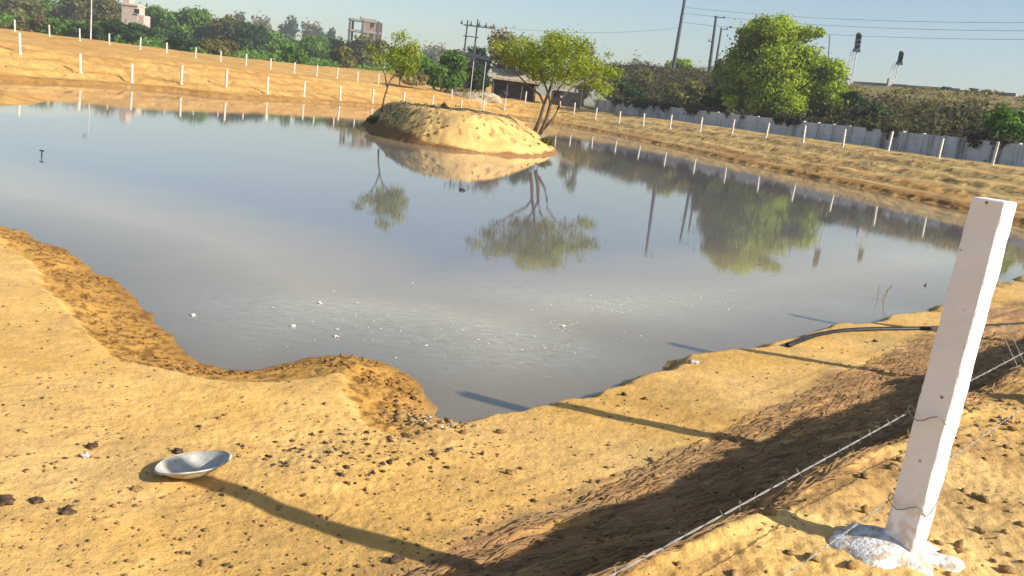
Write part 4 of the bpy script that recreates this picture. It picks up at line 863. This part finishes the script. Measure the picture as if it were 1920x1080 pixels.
# floating things
q = gz(78, 293); mb = MB(); mb.tube([(0, 0, -.05), (.004, 0, .06), (0, 0, .115)], [.014, .012, .012], 6); mb.tube([(-.05, 0, .112), (0, .01, .12), (.055, 0, .11)], [.012, .016, .011], 6); o_ = mb.build('driftwood', MAT['rubber']); o_.location = (q[0], q[1], 0); tag(o_, 'small dark stub of wood standing in the water far left', 'driftwood')
q = gz(866, 357); mb = MB(); mb.lump((0, 0, .015), (.06, .05, .04), 3, 2, .5); mb.lump((.06, 0, .015), (.03, .03, .02), 5, 2, .5); o_ = mb.build('driftwood', MAT['rubber'], None, True); o_.location = (q[0], q[1], 0); tag(o_, 'dark floating lump just below the reflected island', 'driftwood')
# dry plant standing in the water
q = gz(1650, 562); t = thing('water_plant', (q[0], q[1], 0), 'few dry stems standing in the shallows beside the big post', 'plant')
for k in range(5):
    mb = MB(); a = r.uniform(0, 6.28); h_ = r.uniform(.12, .3); mb.tube([(.06 * math.cos(a), .06 * math.sin(a), -.1), (.08 * math.cos(a), .08 * math.sin(a), h_ * .6), (.12 * math.cos(a) + .03, .12 * math.sin(a), h_)], [.006, .004, .002], 5); mb.build('stem', MAT['reed'], t)
q = gz(1735, 536); mb = MB(); mb.lump((0, 0, .005), (.02, .02, .02), 3, 2, .5); mb.tube([(0, 0, 0), (.01, .01, .06)], [.008, .004], 5); o_ = mb.build('twig', MAT['rubber']); o_.location = (q[0], q[1], 0); tag(o_, 'tiny dark twig poking from the water left of the big post', 'twig')
# scattered crumbs of earth, one mass
def crumbs(name, n, sampler, size, mat, label, seed, cat='crumbs'):
    r = np.random.default_rng(seed); bm = bmesh.new(); bmesh.ops.create_icosphere(bm, subdivisions=1, radius=1); bv = np.array([v.co[:] for v in bm.verts]); bf = np.array([[v.index for v in f.verts] for f in bm.faces]); bm.free()
    XY = sampler(r, n); z = ground(XY[:, 0], XY[:, 1]); ok = z > 0.02; XY, z = XY[ok], z[ok]; n = len(z)
    s = size * (0.35 + r.random(n) ** 3 * 1.9); V = bv[None] * (1 + .35 * r.normal(size=(n, len(bv), 1))) * s[:, None, None] * np.stack([1 + .5 * r.random(n), 1 + .3 * r.random(n), .55 + .4 * r.random(n)], 1)[:, None]
    V = V + np.c_[XY, z + s * .25][:, None]
    Fc = (bf[None] + (np.arange(n) * len(bv))[:, None, None]).reshape(-1, 3)
    tag(obj(name, npmesh(name, V.reshape(-1, 3), Fc), MAT[mat]), label, cat, kind='stuff')
def wide(r, n):
    x = r.uniform(0, 1920, n * 3); y = 430 + 650 * r.random(n * 3) ** .8; P = []
    D_ = np.stack([ray(a, b) for a, b in zip(x, y)]); t = (.25 - H) / D_[:, 2]; return (D_[:, :2] * t[:, None])[:n]
crumbs('crumbs', 4200, wide, .0055, 'clod', 'brown crumbs of earth scattered over the near bank', 1)
crumbs('crumbs', 600, wide, .005, 'darkclod', 'dark crumbs of earth scattered over the near bank', 2)
def rbank(r, n):
    u = r.random(n) * (len(PTS2) - 2); i = u.astype(int); f = (u - i)[:, None]; P = np.array([q[:2] for q in PTS2]); b_ = P[i] * (1 - f) + P[i + 1] * f; return b_ + np.array([-.93, -.28]) * (r.random(n) * 10.5)[:, None]
crumbs('crumbs', 3000, rbank, .030, 'clod', 'brown clods and stubble strewn over the right bank', 6)
def lbank(r, n):
    u = r.random(n) * (len(PTS1) - 2); i = u.astype(int); f = (u - i)[:, None]; P = np.array([q[:2] for q in PTS1]); b_ = P[i] * (1 - f) + P[i + 1] * f; return b_ + np.array([.45, -.9]) * (r.random(n) * 9 - 3)[:, None]
crumbs('crumbs', 700, lbank, .03, 'clod', 'sparse clods strewn over the left bank', 7)
def strip(r, n):
    u = r.random(n); a = np.array([gz(520, 850, .25)[:2], gz(700, 820, .25)[:2], gz(820, 815, .2)[:2]]); s = a[0] * (1 - u)[:, None] + a[2] * u[:, None]; return s + r.normal(size=(n, 2)) * np.array([.28, .22])
crumbs('crumbs', 300, strip, .007, 'darkclod', 'band of darker crumbs between the pan and the water corner', 3)
def corner(r, n): a = gz(792, 803, .05)[:2]; return a + r.normal(size=(n, 2)) * np.array([.17, .10])
crumbs('rubble', 170, corner, .014, 'clod', 'heap of brown rubble where the water ends in a corner', 8, 'rubble')
crumbs('rubble', 26, corner, .011, 'palestone', 'pale chips mixed into the rubble at the water corner', 9, 'rubble')
def rim(r, n):
    P = np.array([p[:2] for p in NEARP]); P = P[P[:, 0] < -.4]; i = r.integers(0, len(P) - 1, n); f = r.random((n, 1)); return P[i] * (1 - f) + P[i + 1] * f + np.array([-.35, -.75]) * (r.random((n, 1)) * .85)
crumbs('crumbs', 1300, rim, .009, 'wetclod', 'damp brown crumbs on the wet rim of the left shore', 10)
def benchs(r, n): tt = r.uniform(-3, 7, n); nn = .6 + .05 * tt - r.random(n) ** 1.2 * 2.2; return P0 + FD * tt[:, None] + FN * nn[:, None]
crumbs('crumbs', 1900, benchs, .010, 'clod', 'coarse crumbs of earth along the near fence', 4)
def band(r, n): tt = r.uniform(-3, 9, n); nn = .55 + .1 * tt + r.random(n) * 1.5; return P0 + FD * tt[:, None] + FN * nn[:, None]
crumbs('crumbs', 2200, band, .010, 'clod', 'crumbs rolled down the shaded slope below the fence', 5)
# dry roots / straw combed along the shaded slope
V = []; tone = []; Fq = []
for i in range(6500):
    tt = r.uniform(-2.6, 9); nn = .50 + .09 * tt + r.random() ** 1.2 * (1.4 + .10 * tt); xy = P0 + FD * tt + FN * nn; L = r.uniform(.08, .32); a = r.gauss(0, .22)
    d_ = FD * math.cos(a) + FN * math.sin(a); V.append((xy, d_, L)); tone.append(r.random())
XY = np.array([v[0] for v in V]); z = ground(XY[:, 0], XY[:, 1]); XE = XY + np.array([v[1] * v[2] for v in V]); ze = ground(XE[:, 0], XE[:, 1]); sd_ = np.array([np.array([-v[1][1], v[1][0]]) * .0035 for v in V])
XM = (XY + XE) / 2; zm = ground(XM[:, 0], XM[:, 1])
Q = np.stack([np.c_[XY - sd_, z + .004], np.c_[XY + sd_, z + .006], np.c_[XM + sd_, np.maximum(zm, (z + ze) / 2) + .02], np.c_[XM - sd_, np.maximum(zm, (z + ze) / 2) + .018], np.c_[XE + sd_ * .4, ze + .006], np.c_[XE - sd_ * .4, ze + .004]], 1).reshape(-1, 3)
k = np.arange(len(XY)) * 6; Fq = np.concatenate([np.stack([k, k + 1, k + 2, k + 3], 1), np.stack([k + 3, k + 2, k + 4, k + 5], 1)])
tag(obj('straw', npmesh('straw', Q, Fq, {'tone': np.repeat(np.array(tone), 6)}), FOL['straw']), 'brown dry grass combed down the shaded slope below the fence', 'dry grass', kind='stuff')
# white flecks of scum on the water
rg = np.random.default_rng(5); mb = MB()
cl = [(850, 620, 150, 45, 30), (1150, 575, 110, 18, 40), (980, 650, 150, 25, 34), (1350, 565, 90, 14, 20), (560, 610, 110, 45, 16), (1060, 610, 25, 10, 26), (710, 605, 60, 20, 14)]
for cx, cy, sx, sy, n in cl:
    for k in range(n):
        q = gz(cx + rg.normal() * sx * .6, cy + rg.normal() * sy * .6); s = .004 + .012 * rg.random() ** 4; a0 = rg.random() * 6
        pts = [(q[0] + s * (.7 + .6 * rg.random()) * 1.5 * math.cos(a0 + j), q[1] + s * (.6 + .6 * rg.random()) * math.sin(a0 + j), .004 + .003 * rg.random()) for j in np.linspace(0, 6.28, 7)[:-1]]
        b0 = len(mb.v); mb.v += pts + [(q[0], q[1], .010)]; mb.f += [(b0 + j, b0 + (j + 1) % 6, b0 + 6) for j in range(6)]
tag(mb.build('foam_flecks', MAT['foam']), 'small white flecks of foam drifting near the shore', 'foam', kind='stuff')
for i, (px, py, lab) in enumerate(((550, 612, 'white scrap of litter floating left near the shore'), (630, 632, 'pale scrap floating right of the white scrap'), (1056, 612, 'white scrap of litter floating in the foam streak'), (600, 569, 'tiny pale scrap farthest out among the left litter'), (362, 592, 'pale scrap floating nearest the left beach'))):
    q = gz(px, py); mb = MB(); mb.lump((0, 0, .008), (.024, .016, .010), i + 3, 3, .6); o_ = mb.build('litter_scrap', MAT['foam']); o_.location = (q[0], q[1], 0); tag(o_, lab, 'litter')

# ---------------------------------------------------------------- air
me = bpy.data.meshes.new('haze'); mb = MB(); mb.box((0, 210, 26), (1300, 620, 60)); me.from_pydata(mb.v, [], mb.f)
hz = NT('haze'); hz.t.nodes.remove(hz.b); pv = hz.n('ShaderNodeVolumePrincipled'); pv.inputs['Color'].default_value = (0.86, 0.92, 1.0, 1); pv.inputs['Density'].default_value = 0.0004; hz.l(pv.outputs[0], hz.out.inputs['Volume'])
me.materials.append(hz.m); HAZE = True
if HAZE: tag(obj('haze', me), kind='stuff')
